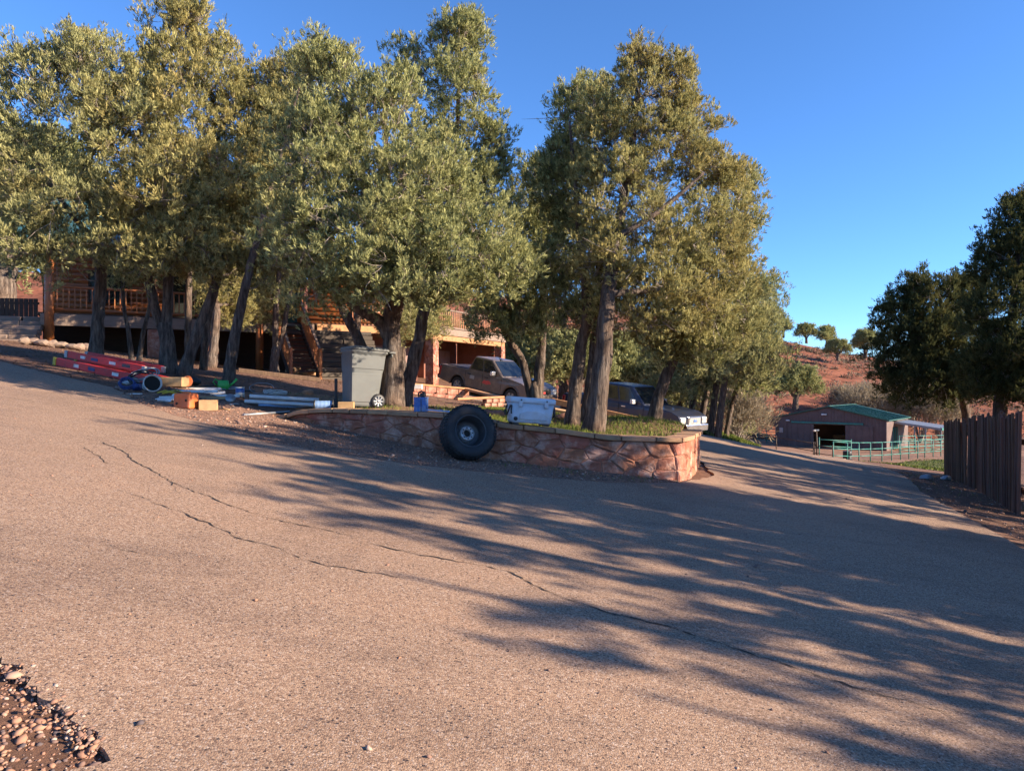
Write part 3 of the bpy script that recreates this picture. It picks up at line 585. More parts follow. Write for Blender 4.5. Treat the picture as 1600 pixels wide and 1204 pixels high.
for lb, px, d, lean in (('pale thin bare-stemmed sapling leaning left between the ladder trunks', 207, 18.6, -12), ('pale thin sapling leaning right beside the V-forked juniper', 216, 18.3, 16)):
    tree(lb, [[(px, 560, d, .07), (px + lean * .5, 520, d, .06), (px + lean * 1.2, 470, d, .05), (px + lean * 1.4, 400, d, .035), (px + lean * 1.4, 350, d, .02)]], [(px + lean * 1.4, 350, 38, 34, d), (px + lean * 1.0, 425, 24, 18, d)], 60 + px, 'leafA', 50, 40, 7, .085, .03, .26, twigs=10)
tree('dark slender juniper trunk standing midway along the deck railing', [[(294, 566, 19.0, .11), (294, 500, 19, .10), (295, 420, 19, .09), (292, 330, 19, .05)]], [(300, 330, 60, 45, 19), (285, 270, 60, 50, 19)], 15, 'leafC', 110, 44, 7, .09, .032, .3, twigs=20)
t_big = tree('big spreading multi-stemmed juniper beside the grey bin', [[(613, 636, 12.9, .225), (614, 590, 12.9, .205), (614, 540, 12.9, .185), (612, 490, 12.8, .155), (618, 430, 12.7, .11), (610, 330, 12.7, .08), (600, 170, 12.8, .025)], [(608, 530, 12.9, .13), (592, 500, 12.8, .12), (555, 480, 12.6, .09), (520, 440, 12.5, .06), (470, 400, 12.5, .03)], [(600, 612, 14.3, .11), (575, 570, 14.3, .13), (560, 530, 14.2, .12), (535, 480, 14, .10), (515, 430, 13.6, .07), (500, 330, 13.4, .04)], [(618, 500, 12.8, .10), (640, 440, 12.5, .08), (690, 390, 12.3, .05), (740, 360, 12.3, .03)]],
     [(540, 160, 50, 58,12.2), (590, 220, 80, 100,12.2), (500, 270, 95, 90,11.8), (640, 320, 125, 85,11.5), (560, 375, 120, 65,11.2), (700, 400, 95, 58,11.2), (460, 375, 70, 48,11.5), (770, 370, 50, 48,11.5), (640, 425, 110, 38,11.1), (500, 130, 30, 40,12.4), (540, 435, 60, 26,11.4), (780, 420, 45, 40,11.6), (600, 452, 85, 24, 11.6), (690, 455, 70, 26, 11.6), (500, 450, 50, 24, 11.8), (745, 440, 45, 26, 11.7)], 21, 'leafC', 560, 50, 8, .072, .026, .255, group='junipers in the walled bed', ground=tz, twigs=200)
tree('tall narrow juniper rising behind the bin, its trunk leaning right', [[(628, 634, 13.1, .15), (640, 590, 13.2, .14), (655, 530, 13.3, .13), (664, 480, 13.4, .12), (690, 380, 13.8, .09), (712, 240, 14, .06), (718, 70, 14, .02)]],
     [(708, 85, 32, 45, 14), (720, 150, 48, 55, 14), (735, 230, 55, 60, 13.9), (640, 135, 22, 50, 14), (768, 256, 28, 40, 13.8), (700, 300, 75, 60, 13.8), (760, 310, 55, 45, 13.6), (735, 60, 14, 22, 14), (655, 210, 35, 40, 14)], 22, 'leafC', 250, 46, 7, .078, .028, .25, group='junipers in the walled bed', ground=tz)
tree('dark forked juniper directly behind the white cooler', [[(838, 648, 16.5, .16), (837, 610, 16.5, .15), (834, 595, 16.5, .13)], [(837, 605, 16.5, .13), (818, 570, 16.5, .11), (795, 530, 16.5, .09), (775, 480, 16.4, .06), (770, 400, 16.2, .04)], [(837, 605, 16.5, .14), (845, 550, 16.5, .13), (848, 490, 16.5, .11), (850, 400, 16.5, .07), (850, 320, 16.5, .03)]],
     [(800, 420, 70, 50, 16.2), (860, 380, 58, 52, 16.4), (850, 460, 55, 40, 16), (795, 480, 45, 30, 16), (830, 310, 40, 45, 16.6), (770, 500, 40, 26, 16), (820, 505, 50, 24, 16.1)], 23, 'leafC', 260, 46, 7, .088, .031, .29, group='junipers in the walled bed', ground=tz)
tree('slim pair of juniper trunks just left of the tallest right-hand juniper', [[(892, 667, 13.5, .155), (900, 600, 13.5, .14), (908, 540, 13.5, .125), (918, 480, 13.5, .11), (905, 360, 13.6, .07), (890, 190, 13.7, .02)], [(913, 665, 13.9, .12), (922, 600, 13.9, .11), (930, 530, 13.9, .10), (938, 460, 13.9, .08), (930, 360, 13.9, .04)]],
     [(898, 215, 28, 58,14.6), (885, 300, 52, 62,14.4), (900, 400, 65, 52,14.1), (874, 305, 20, 46,14.5), (920, 180, 30, 45,14.7), (905, 465, 50, 26,14.1), (895, 500, 42, 22, 14.1)], 24, 'leafC', 230, 48, 7, .076, .027, .25, group='junipers in the walled bed', ground=tz)
t_right = tree('largest juniper right of the cooler with a thick straight trunk at the wall', [[(928, 676, 12.1, .20), (936, 610, 12.1, .185), (943, 550, 12.1, .17), (948, 480, 12.1, .15), (962, 380, 12.6, .11), (985, 250, 13.2, .07), (1002, 110, 13.4, .02)], [(952, 460, 12.1, .08), (1000, 455, 12.4, .065), (1060, 450, 12.6, .045), (1110, 460, 12.7, .02)], [(965, 370, 12.2, .07), (1030, 330, 12.2, .05), (1100, 270, 12.3, .02)]],
     [(1002, 125, 32, 36,13.4), (1005, 190, 70, 55,13.3), (955, 225, 55, 75,13.4), (1055, 270, 85, 80,13.2), (965, 320, 85, 75,12.9), (1010, 400, 110, 60,12.7), (1090, 380, 75, 75,12.9), (1085, 220, 45, 65,13.4), (1130, 320, 35, 60,13.3), (1040, 470, 95, 38,12.6), (950, 410, 60, 48,12.6), (1050, 135, 30, 32,13.4), (1130, 430, 55, 45,12.9), (1000, 500, 80, 24, 12.6), (1090, 490, 60, 30, 12.8)], 25, 'leafB', 520, 50, 8, .070, .025, .245, group='junipers in the walled bed', ground=tz, twigs=200)
tree('juniper on a slanting dark trunk in front of the dark blue pickup', [[(1020, 666, 14.3, .155), (1030, 620, 14.3, .14), (1043, 580, 14.3, .13), (1054, 550, 14.3, .125), (1066, 490, 14.3, .10), (1090, 400, 14.5, .06), (1120, 300, 14.7, .02)]],
     [(1075, 490, 80, 48, 14), (1125, 420, 58, 62, 14.4), (1145, 330, 34, 55, 14.7), (1040, 520, 55, 28, 14), (1150, 490, 50, 45, 14.3), (1110, 540, 50, 26, 14.2), (1085, 545, 70, 24, 14.2)], 26, 'leafA', 230, 48, 7, .08, .029, .265, group='junipers in the walled bed', ground=tz)
for i, (px, py, d, cx, cy, rx, ry, lab) in enumerate(((1078, 650, 30, 1085, 540, 42, 38, 'left-most thin trunk of the row behind the dark blue pickup'), (1096, 655, 31, 1120, 520, 45, 48, 'thin juniper second in the row behind the dark blue pickup'), (1108, 664, 29, 1150, 500, 42, 60, 'leaning juniper third in the row behind the dark blue pickup'), (1120, 668, 28, 1170, 520, 48, 66, 'right-most leaning juniper of the row next to the grass bank'), (1062, 640, 33, 1050, 560, 40, 26, 'small juniper half hidden behind the dark blue pickup cab'))):
    tree(lab, [[(px, py, d, .17), (px + 8, py - 40, d, .14), (px + 18, py - 90, d, .12), (cx, cy, d, .07), (cx + 5, cy - ry * .7, d, .02)]], [(cx, cy, rx, ry, d), (cx + 18, cy + 40, rx * .85, 30, d - .6), (cx - 10, cy + 58, rx * .7, 18, d - .8)], 70 + i, 'leafA', 80, 36, 6, .15, .055, .5, group='row of junipers behind the blue pickup', twigs=60)
tree('juniper at the end of the row overhanging the grass bank', [[(1132, 668, 33, .14), (1150, 610, 33, .12), (1190, 540, 33, .08), (1200, 470, 33, .02)]], [(1188, 475, 22, 30, 33), (1182, 520, 30, 38, 33), (1168, 575, 40, 28, 32.5), (1185, 590, 28, 16, 32.5)], 78, 'leafC', 130, 42, 6, .15, .055, .5, group='row of junipers behind the blue pickup')
# shaded trees at the right behind the picket fence
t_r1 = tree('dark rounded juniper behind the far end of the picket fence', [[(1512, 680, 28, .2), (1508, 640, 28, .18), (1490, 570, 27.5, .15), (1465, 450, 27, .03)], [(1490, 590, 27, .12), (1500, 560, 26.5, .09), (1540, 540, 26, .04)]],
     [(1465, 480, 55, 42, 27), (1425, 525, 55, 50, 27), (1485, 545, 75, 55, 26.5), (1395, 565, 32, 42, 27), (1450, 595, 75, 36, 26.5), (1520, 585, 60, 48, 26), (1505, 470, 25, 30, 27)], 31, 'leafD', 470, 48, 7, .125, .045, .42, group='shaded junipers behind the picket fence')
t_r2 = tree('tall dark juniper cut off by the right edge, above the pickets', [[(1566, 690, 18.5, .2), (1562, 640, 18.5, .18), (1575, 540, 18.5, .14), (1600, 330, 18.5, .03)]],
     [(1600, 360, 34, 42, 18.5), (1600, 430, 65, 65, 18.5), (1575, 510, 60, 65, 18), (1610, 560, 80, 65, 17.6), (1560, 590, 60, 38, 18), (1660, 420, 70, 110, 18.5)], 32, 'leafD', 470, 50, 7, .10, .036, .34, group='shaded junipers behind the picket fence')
# the same belt of trees goes on beside the drive to the right of the view; these shade it
def lob(x, y, z, rx, rz): return ((x / y) * FPX + HX, HY - (z - CAM_Z) / y * FPX, rx / y * FPX, rz / y * FPX, y, rx)
def spire_tree(x, y, hh, seed, label, n=13, spread=1.9):
    """open-crowned juniper with many separate upright spires"""
    rr = random.Random(seed); g = gz(x, y); L = []
    for k in range(n):
        a = rr.uniform(0, 6.28); q = spread * rr.random() ** .6; top = hh * (1 - .42 * (q / spread)) * rr.uniform(.86, 1.0); h_ = rr.uniform(.7, 1.3); L.append(lob(x + math.cos(a) * q, y + math.sin(a) * q * .9, g + top - h_, rr.uniform(.17, .31), h_))
        if k % 2: L.append(lob(x + math.cos(a) * q * .8, y + math.sin(a) * q * .8, g + top * .5, .45, .6))
    P = lambda xx, yy, z, r: ((xx / yy) * FPX + HX, HY - (z - CAM_Z) / yy * FPX, yy, r)
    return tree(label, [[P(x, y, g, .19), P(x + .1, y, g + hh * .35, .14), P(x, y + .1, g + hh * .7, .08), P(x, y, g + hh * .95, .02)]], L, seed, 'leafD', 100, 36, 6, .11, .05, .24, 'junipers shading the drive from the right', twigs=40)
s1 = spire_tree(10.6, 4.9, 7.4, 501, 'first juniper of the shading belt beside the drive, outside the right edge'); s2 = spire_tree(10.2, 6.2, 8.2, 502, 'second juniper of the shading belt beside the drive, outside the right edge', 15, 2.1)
belt = ((s1, 10.7, 1.5, 40, .86), (s2, 10.6, 2.9, 130, .88), (s1, 10.4, 4.1, 250, 1.04), (s2, 10.3, 5.3, 300, 1.08), (s1, 10.4, 6.0, 120, 1.2), (t_right, 10.3, 5.6, 20, 1.04), (s1, 13.8, 3.6, 200, 1.0), (s2, 14.2, 6.0, 90, 1.1), (s1, 12.6, 10.9, 250, 1.05), (t_right, 14.2, 12.4, 10, 1.0), (t_right, 15.2, 15.0, 170, 1.0), (t_big, 16.6, 17.6, 60, 1.0), (s1, 16.8, 19.4, 140, 1.0), (t_big, 19, 22.0, 95, 1.0), (s2, 17.5, 11.0, 190, 1.1), (s1, 11.4, .4, 70, .8))
ordn = ['first', 'second', 'third', 'fourth', 'fifth', 'sixth', 'seventh', 'eighth', 'ninth', 'tenth', 'eleventh', 'twelfth', 'thirteenth', 'fourteenth', 'fifteenth', 'sixteenth', 'seventeenth', 'eighteenth', 'nineteenth']
for i, (src, x, y, rz, sc_) in enumerate(belt):
    c = copy_tree(src); c.location = (x, y, gz(x, y) - .05); c.rotation_euler = (0, 0, R(rz)); c.scale = (sc_,) * 3
    tag(c, f'{ordn[i + 2]} juniper of the shading belt beside the drive, outside the right edge', 'tree', 'junipers shading the drive from the right')
# junipers added near the cabin to shade it, mostly hidden by front crowns
for src, px, d, rz, sc_, lb in ((t_v, 632, 31, 30, .95, 'added shade-casting juniper by the carport corner, hidden behind the big spreading juniper'), (t_left, 560, 27, 120, 1.0, 'added shade-casting juniper beside the timber terrace behind the bin'), (t_v, 428, 28.3, 210, 1.0, 'added shade-casting juniper before the cabin stairs behind the slim leaning one'), (t_right, 330, 24.5, 60, .95, 'added shade-casting juniper close to the middle of the deck')):
    p = onG(px, d); c = copy_tree(src); c.location = p - Vector((0, 0, .05)); c.rotation_euler = (0, 0, R(rz)); c.scale = (sc_,) * 3; tag(c, lb, 'tree', 'added junipers shading the cabin')
# background greenery
def copy_small(src, p, s, rz, label, group, cat='tree'):
    c = copy_tree(src); c.location = p; c.rotation_euler = (0, 0, R(rz)); c.scale = (s, s, s * U(.9, 1.1)); return tag(c, label, cat, group)
hz1 = lambda x, y: float(hillz(np.array([x]), np.array([y]))[0])
def onhill(px, d): x = (px - HX) / FPX * d; return Vector((x, d, max(hz1(x, d), gz(x, d)) - .1))
t_hill = tree('lone juniper low on the red slope left of the barn roof', [[(1243, 640, 84, .42), (1244, 622, 84, .36), (1250, 600, 84, .15)], [(1244, 622, 84, .25), (1225, 602, 84, .1)], [(1244, 622, 84, .22), (1262, 600, 84, .1)]], [(1243, 596, 20, 12, 84), (1222, 604, 15, 9, 84), (1266, 603, 13, 8, 84), (1256, 590, 10, 8, 84), (1230, 591, 9, 7, 84), (1212, 611, 9, 5, 84), (1276, 609, 8, 5, 84)], 41, 'leafC', 120, 40, 6, .28, .10, .66, group='junipers on the red hill', ground=lambda x, y: max(hz1(x, y), gz(x, y)), twigs=40, branch=.06)
for px, d, s, lb in ((1224, 146, .72, 'left-most juniper on the crest of the red hill'), (1260, 144, .75, 'second juniper from the left on the hill crest'), (1292, 138, .85, 'pair-crowned juniper third along the hill crest'), (1309, 120, .7, 'olive juniper just below the hill crest'), (1352, 126, .95, 'juniper on the hill crest touching the dark trees at right')):
    copy_small(t_hill, onhill(px, d), s, px * 7, lb, 'junipers on the red hill')
bush_at = (((708, 52, .62), 'green bush behind the carport roof edge'), ((880, 46, .8), 'grey-green bush behind the hood of the bronze pickup'), ((905, 41, .6), 'low bush between the pickups, behind the slim trunks'), ((945, 46, .85), 'bush behind the cab of the dark blue pickup'), ((1010, 47, .9), 'bush behind the slanting trunk at the dark blue pickup'), ((1160, 58, .5), 'bush at the foot of the grass bank trees'), ((860, 54, .95), 'far bush above the bronze pickup hood'), ((1045, 44, .7), 'bush beyond the dark blue pickup windscreen'), ((980, 56, 1.0), 'tall bush filling the gap right of the thick trunk'), ((820, 50, .8), 'bush just right of the carport pillar'), ((1075, 54, .9), 'bush behind the thin trunk row'))
for (px, d, s), lb in bush_at:
    p = onG(px, d); p.z -= 1.7 * s; copy_small(t_hill, p, s * 1.15, px * 3, lb, 'bushes behind the pickups', 'bush')
for px, d, s, lb in ((2, 40, 2.0, 'olive tree seen past the left corner of the cabin'), (-40, 50, 1.5, 'tree at the far left edge behind the cabin')):
    p = onG(px, d); p.z -= 1.1 * s; copy_small(t_hill, p, s, px * 5, lb, 'trees behind the cabin')
# ------------------------------------------------------------------ log cabin
random.seed(99)
HA = math.atan2(8, 14.44)
cabin = empty('log_cabin', (-18.5, 28, 0), HA, 'orange log cabin with raised railed deck, stairs and stone-pillared carport', 'house')
def cb(mb, name, mat, bevel=0, par=None, segs=1): return mb.build(name, mat, par or cabin, bevel, segs)
FL, FB, RT = 4.5, 3.98, 5.58
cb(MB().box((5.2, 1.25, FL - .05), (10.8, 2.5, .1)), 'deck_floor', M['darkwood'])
for i in range(5): cb(MB().box((-.1 + 2.14 * i + 1.07, -.02, (FL + FB) / 2 - .03), (2.12, .07, FL - FB - .06)), 'fascia_board', M['deckgrey'], .008)
def railing(parent, f, x0, x1, z0, mat, step=.2):
    """railing along local x mapped by f(x, y, z)"""
    r = MB().tube([f(x0, 0, z0 + 1.04), f(x1, 0, z0 + 1.04)], .058, 8).build('top_rail', mat, parent)
    MB().tube([f(x0, 0, z0 + .13), f(x1, 0, z0 + .13)], .062, 8).build('bottom_rail', mat, parent)
    me = MB().box((0, 0, 0), (.045, .045, .86)).mesh('baluster'); x = x0 + step * .6
    while x < x1 - .05: link('baluster', me, M['logv'], parent, f(x, 0, z0 + .58)); x += step
idf = lambda x, y, z: Vector((x, y, z))
railing(cabin, idf, .35, 8.5, FL, M['log'])
for x, z0, z1, r in ((.2, 3.0, 7.2, .17), (3.9, FL, 7.2, .13), (8.15, 1.7, 7.2, .16), (9.95, FL, 7.2, .13)):
    cb(MB().tube([(x, .0, z0), (x + .01, .0, (z0 + z1) / 2), (x, 0, z1)], [r * 1.05, r, r * .95], 12), 'log_column', M['logv'])
for x in (3.9, 6.2): cb(MB().box((x, .15, 2.9), (.5, .5, 2.1), None, .92), 'stone_pier', M['stone'], .03)
def logs(x0, x1, y, z0, z1, name='log_course', r=.12):
    z = z0 + r
    while z < z1:
        cb(MB().tube([(x0, y, z), (x1, y, z)], r * 1.04, 8), name, M['log']); z += r * 1.85
logs(-.2, 10.6, 2.6, FL, 7.25)
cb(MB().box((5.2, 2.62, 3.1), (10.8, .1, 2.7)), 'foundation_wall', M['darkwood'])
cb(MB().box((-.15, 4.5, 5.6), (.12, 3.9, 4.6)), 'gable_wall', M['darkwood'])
for x, w, z0, z1 in ((2.2, 1.5, 5.2, 6.6), (5.6, 1.8, 4.65, 6.65), (7.6, 1.0, 5.3, 6.6)):
    f = cb(MB().box((x, 2.44, (z0 + z1) / 2), (w, .1, z1 - z0)), 'window', M['darkwood']); MB().box((x, 2.375, (z0 + z1) / 2), (w - .16, .03, z1 - z0 - .16)).build('pane', M['window'], f)
d_ = cb(MB().box((10.2, 2.42, 5.55), (.95, .1, 2.1)), 'door', M['greendoor']); MB().tube([(9.85, 2.33, 5.5), (9.85, 2.33, 5.62)], .02, 6).build('handle', M['chrome'], d_)
# roof with standing seams
def roof_slab(x0, x1, y0, z0, y1, z1, th, mat, rib=.42):
    n = Vector((0, z0 - z1, y1 - y0)).normalized(); a, b = Vector((0, y0, z0)), Vector((0, y1, z1)); o = n * th
    mb = MB(); pts = [Vector((x, 0, 0)) + p for x in (x0, x1) for p in (a, b, b + o, a + o)]; mb.add(pts, [(0, 1, 2, 3), (7, 6, 5, 4), (0, 4, 5, 1), (1, 5, 6, 2), (2, 6, 7, 3), (3, 7, 4, 0)])
    x = x0 + .1
    while x < x1: mb.bar(Vector((x, 0, 0)) + a + o * 1.15, Vector((x, 0, 0)) + b + o * 1.15, .035, .04, n); x += rib
    return mb
cb(roof_slab(-1.0, 12.6, -.75, 7.15, 6.2, 10.3, .12, None), 'roof', M['teal_roof'])
cb(roof_slab(-1.0, 12.6, 12.4, 7.15, 6.2, 10.3, .12, None), 'roof', M['teal_roof'])
cb(MB().box((5.8, -.78, 7.1), (13.6, .05, .2)), 'eave_board', M['darkwood'])
cb(roof_slab(12.4, 17.2, -.3, 7.3, 5, 9.2, .12, None), 'roof', M['green_roof'])
# right section above the garage
logs(10.6, 16.3, 1.25, FL, 7.2)
cb(MB().box((13.6, .6, FL - .05), (5.9, 1.3, .1)), 'deck_floor', M['darkwood'])
for i in range(2): cb(MB().box((12.15 + 2.9 * i, -.02, FL - .2), (2.88, .07, .34)), 'fascia_board', M['plank'], .008)
railing(cabin, idf, 12.3, 16.2, FL, M['log'])
f = cb(MB().box((13.3, 1.1, 5.6), (1.2, .1, 1.2)), 'window', M['darkwood']); MB().box((13.3, 1.03, 5.6), (1.04, .03, 1.04)).build('pane', M['window'], f)
cb(MB().box((11.2, .9, 3.1), (3.4, .2, 2.6)), 'foundation_wall', M['redwall'])
def garage_door(f, w, h, z0, par):
    d0 = MB()
    for p in [d0.box((0, 0, 0), (w, .06, h))]: pass
    M4 = f; d0.v = [tuple(M4 @ Vector((v[0], v[1], v[2] + z0 + h / 2))) for v in d0.v]; door = d0.build('garage_door', M['garagedoor'], par)
    for r_ in range(4):
        for c in range(4):
            pb = MB().box((-w / 2 + w * (c + .5) / 4, -.045, z0 + h * (r_ + .5) / 4), (w / 4 - .14, .03, h / 4 - .14)); pb.v = [tuple(M4 @ Vector(v)) for v in pb.v]; pb.build('panel', M['garagedoor'], door, .01, 1)
garage_door(Matrix.Translation((14.9, 1.9, 0)), 2.6, 2.15, 1.5, cabin)
cb(MB().box((14.7, 2.05, 2.9), (3.6, .12, 3.1)), 'garage_wall', M['redwall'])
# stairs, straight out from the deck
st = cb(MB().bar((8.75, 0, FL - .15), (8.75, -3.7, 1.95), .07, .28), 'stringer', M['darkwood']); cb(MB().bar((9.95, 0, FL - .15), (9.95, -3.7, 1.95), .07, .28), 'stringer', M['darkwood'])
for i in range(13): t = (i + .5) / 13; cb(MB().box((9.35, -3.7 * t, FL - .1 - 2.5 * t), (1.14, .29, .045)), 'tread', M['darkwood'])
for x in (8.75, 9.95):
    cb(MB().bar((x, 0, RT - .02), (x, -3.75, 3.05), .09, .07), 'handrail', M['deckgrey']); cb(MB().box((x, -3.78, 2.45), (.12, .12, 1.35)), 'newel_post', M['logv'])
    me = MB().box((0, 0, 0), (.045, .045, .9)).mesh('baluster')
    for i in range(18): t = (i + .5) / 18; link('baluster', me, M['logv'], cabin, (x, -3.75 * t, FL + .55 - 2.55 * t))
# carport wing, turned to the right
WA = math.atan2(7, 3.4)
XF = Matrix.Rotation(-HA, 4, 'Z') @ Matrix.Translation(Vector((-4.06, 36, 0)) - Vector((-18.5, 28, 0))) @ Matrix.Rotation(WA, 4, 'Z')
def wb(mb, name, mat, bevel=0, par=None): mb.v = [tuple(XF @ Vector(v)) for v in mb.v]; return mb.build(name, mat, par or cabin, bevel, 1)
for px_ in (0, 7.6):
    pc = wb(MB().box((px_, 0, 2.6), (.44, .44, 2.75)), 'stone_pillar', M['mortar'])
    for face in range(4):
        a = face * math.pi / 2; RM = Matrix.Translation((px_, 0, 1.35)) @ Matrix.Rotation(a, 4, 'Z')
        for poly in voronoi(.48, 2.5, .26, .3): link('stone', stone_mesh(poly, lambda u_, v_, o_: XF @ (RM @ Vector((u_ - .24, -.22 - o_ * .6, v_))), U(.03, .06)), M['stone'], pc)
wb(MB().box((3.8, .0, 4.06), (8.3, .34, .28)), 'beam', M['plank'], .015)
wb(MB().box((3.8, -.2, 4.38), (8.4, .06, .34)), 'fascia_board', M['deckgrey'], .008)
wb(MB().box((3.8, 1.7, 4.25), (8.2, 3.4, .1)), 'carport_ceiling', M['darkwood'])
wb(MB().box((3.8, 3.3, 2.9), (8.4, .14, 3.0)), 'garage_wall', M['redwall'])
wb(MB().box((3.75, 3.0, 2.9), (.5, .5, 2.9)), 'wall_pier', M['redwall'])
wb(MB().box((7.9, 1.8, 2.8), (.16, 2.6, 2.8)), 'carport_side_wall', M['redwall'])
for gx in (1.9, 5.7): garage_door(XF @ Matrix.Translation((gx, 3.2, 0)), 2.7, 2.2, 1.5, cabin)
railing(cabin, lambda x, y, z: XF @ Vector((x, -.1, z)), .1, 7.6, 4.5, M['deckgrey'])
wb(MB().tube([(0, -.1, 4.5), (0, -.1, 6.0)], .12, 10), 'log_column', M['logv'])
# stacked timbers right of the stairs
tw = empty('timber_terrace', (-18.5, 28, 0), HA, 'stepped stack of weathered grey timbers right of the cabin stairs', 'retaining wall')
for k in range(11):
    z = 1.75 + k * .22; y = -2.6 + k * .22
    for a, b in ((10.25, 11.7), (11.72, 13.2)): MB().box(((a + b) / 2 + U(-.03, .03), y + .35, z + .1), (b - a - .02, .9, .2)).build('timber', M['timber'], tw, .015, 1)
# stone steps and board fence by the left corner
sw = empty('stone_steps', (-19.5, 26.6, gz(-19.5, 26.6)), R(14), 'wide pale stone steps left of the cabin deck', 'steps')
for k in range(6):
    for j in range(3): MB().box((-1.0 + j * .95 + U(-.05, .05), .1 + k * .32, -.1 + k * .20), (.92, .5, .19)).build('step_stone', M['deckgrey'], sw, .025, 1)
bf = empty('board_fence', (-22.6, 31, gz(-22.6, 31)), R(10), 'low dark board fence beyond the stone steps', 'fence')
for k in range(18): MB().box((-1.6 + k * .19, 0, 1.15), (.17, .03, 1.3)).build('board', M['darkwood'], bf)
MB().box((0, .05, 1.6), (3.5, .05, .1)).build('rail', M['darkwood'], bf); MB().box((0, .05, .8), (3.5, .05, .1)).build('rail', M['darkwood'], bf)
def rock(r, seed):
    rr = random.Random(seed); bm = bmesh.new(); bmesh.ops.create_icosphere(bm, subdivisions=2, radius=1)
    for v in bm.verts: q = 1 + .22 * math.sin(v.co.x * 3.1 + seed) * math.cos(v.co.y * 2.7 - seed) + rr.uniform(-.07, .07); v.co = Vector((v.co.x * r[0] * q, v.co.y * r[1] * q, v.co.z * r[2] * q))
    me = bpy.data.meshes.new('rock'); bm.to_mesh(me); bm.free(); return me
for k, (px, d) in enumerate(((38, 24), (52, 24.2), (66, 24.1), (82, 24.3), (96, 24.4), (112, 24.2), (124, 24.6), (134, 24.8))):
    o = link('edging_rock', rock((U(.16, .28), U(.14, .22), U(.10, .16)), k), M['deckgrey'], None, onG(px, d) + Vector((0, 0, .12))); tag(o, ['first', 'second', 'third', 'fourth', 'fifth', 'sixth', 'seventh', 'eighth'][k] + ' rock from the left in the loose row below the deck', 'rock', 'rocks edging the ground below the deck')
for k in range(12):
    p = cabin.location + Matrix.Rotation(HA, 3, 'Z') @ Vector((8.95 + U(0, .9), -2.6 + U(-.5, .7), 0)); p.z = gz(p.x, p.y) + .08 + (k % 3) * .12; a = U(0, 3)
    o = MB().tube([(-.22, 0, 0), (.22, 0, 0)], [.075, .08], 7).build('firewood_log', M['cardboard'], None, .008, 1); o.location = p; o.rotation_euler = (U(-.3, .3), U(-.3, .3), a); tag(o, 'split log in the firewood pile under the cabin stairs', 'firewood', 'firewood under the stairs')
def beam_thing(name, a, b, w, h, mat, label, cat, group=None):
    c = (a + b) / 2; o = MB().bar(a - c, b - c, w, h).build(name, mat, None, min(w, h) * .12, 1); o.location = c; return tag(o, label, cat, group)
beam_thing('edging_timber', onG(372, 21.5) + Vector((0, 0, .05)), onG(500, 22.5) + Vector((0, 0, .06)), .14, .14, M['picket'], 'long red-brown timber edging lying below the cabin stairs', 'timber')
# ------------------------------------------------------------------ low block walls and boards in front of the pickups
lw_ = empty('block_wall', tuple(onG(680, 23.2)), 0, 'low reddish block wall with plank cap below the bronze pickup', 'wall')
def blockwall(par, a, b, h0, h1, zb0, zb1, bl=.4, bh=.18, mat='stone'):
    a = Vector(a); b = Vector(b); L = (b - a).length; d = (b - a).normalized(); ang = math.atan2(d.y, d.x); o = par.location; n = max(1, int(L / bl)); w = L / n
    for i in range(n):
        t = (i + .5) / n; hb = h0 + (h1 - h0) * t; zb = zb0 + (zb1 - zb0) * t; rows = max(1, round(hb / bh))
        for r_ in range(rows):
            c = a + d * (L * t + (.5 * w if r_ % 2 else 0) * .5) - o; c.z = zb - o.z + hb * (r_ + .5) / rows
            MB().box((0, 0, 0), (w - .015, .2 + U(0, .02), hb / rows - .012), Matrix.Rotation(ang, 3, 'Z')).build('block', M[mat], par, .012, 1, loc=c)
A1, B1 = at(640, 0, 23.0), at(727, 0, 24.0); zA = CAM_Z - (599 - HY) / FPX * 23; zB = CAM_Z - (607 - HY) / FPX * 24
blockwall(lw_, (A1.x, A1.y, 0), (B1.x, B1.y, 0), .42, .42, zA - .46, zB - .46)
def plank(par, p, q, w=.2, h=.06, mat='plank'): o = par.location; MB().bar(Vector(p) - o, Vector(q) - o, w, h).build('plank', M[mat], par, .008, 1)
plank(lw_, (A1.x - .1, A1.y, zA), (B1.x, B1.y, zB), .3, .06)
plank(lw_, (B1.x, B1.y, zB), tuple(at(786, 622, 22.5)), .22, .07)
MB().box((0, 0, 0), (.5, .3, .14)).build('white_box', M['white'], None, .01, 1, loc=at(647, 604, 21.5)); tag(bpy.context.scene.objects['white_box'], 'small white box lying by the block wall behind the big trunk', 'box')
lb_ = empty('brick_edging', tuple(onG(750, 20)), 0, 'short lit brick edging with a long plank cap behind the tyre', 'wall')
A2, B2 = at(754, 622, 20.0), at(784, 621, 20.4)
blockwall(lb_, (A2.x, A2.y, 0), (B2.x, B2.y, 0), .24, .24, A2.z - .26, B2.z - .26, .2, .12)
plank(lb_, tuple(at(712, 623, 19.6)), tuple(at(785, 620, 20.4)), .24, .06)
beam_thing('border_board', at(862, 626, 19.5), at(1035, 664, 18.6), .07, .16, M['plank'], 'long sloping orange border board between the slim trunks and the dark blue pickup', 'board')
beam_thing('border_board', at(864, 640, 18.8), at(905, 648, 18.6), .5, .1, M['cardboard'], 'pale wide board lying left of the slim pair of trunks', 'board')
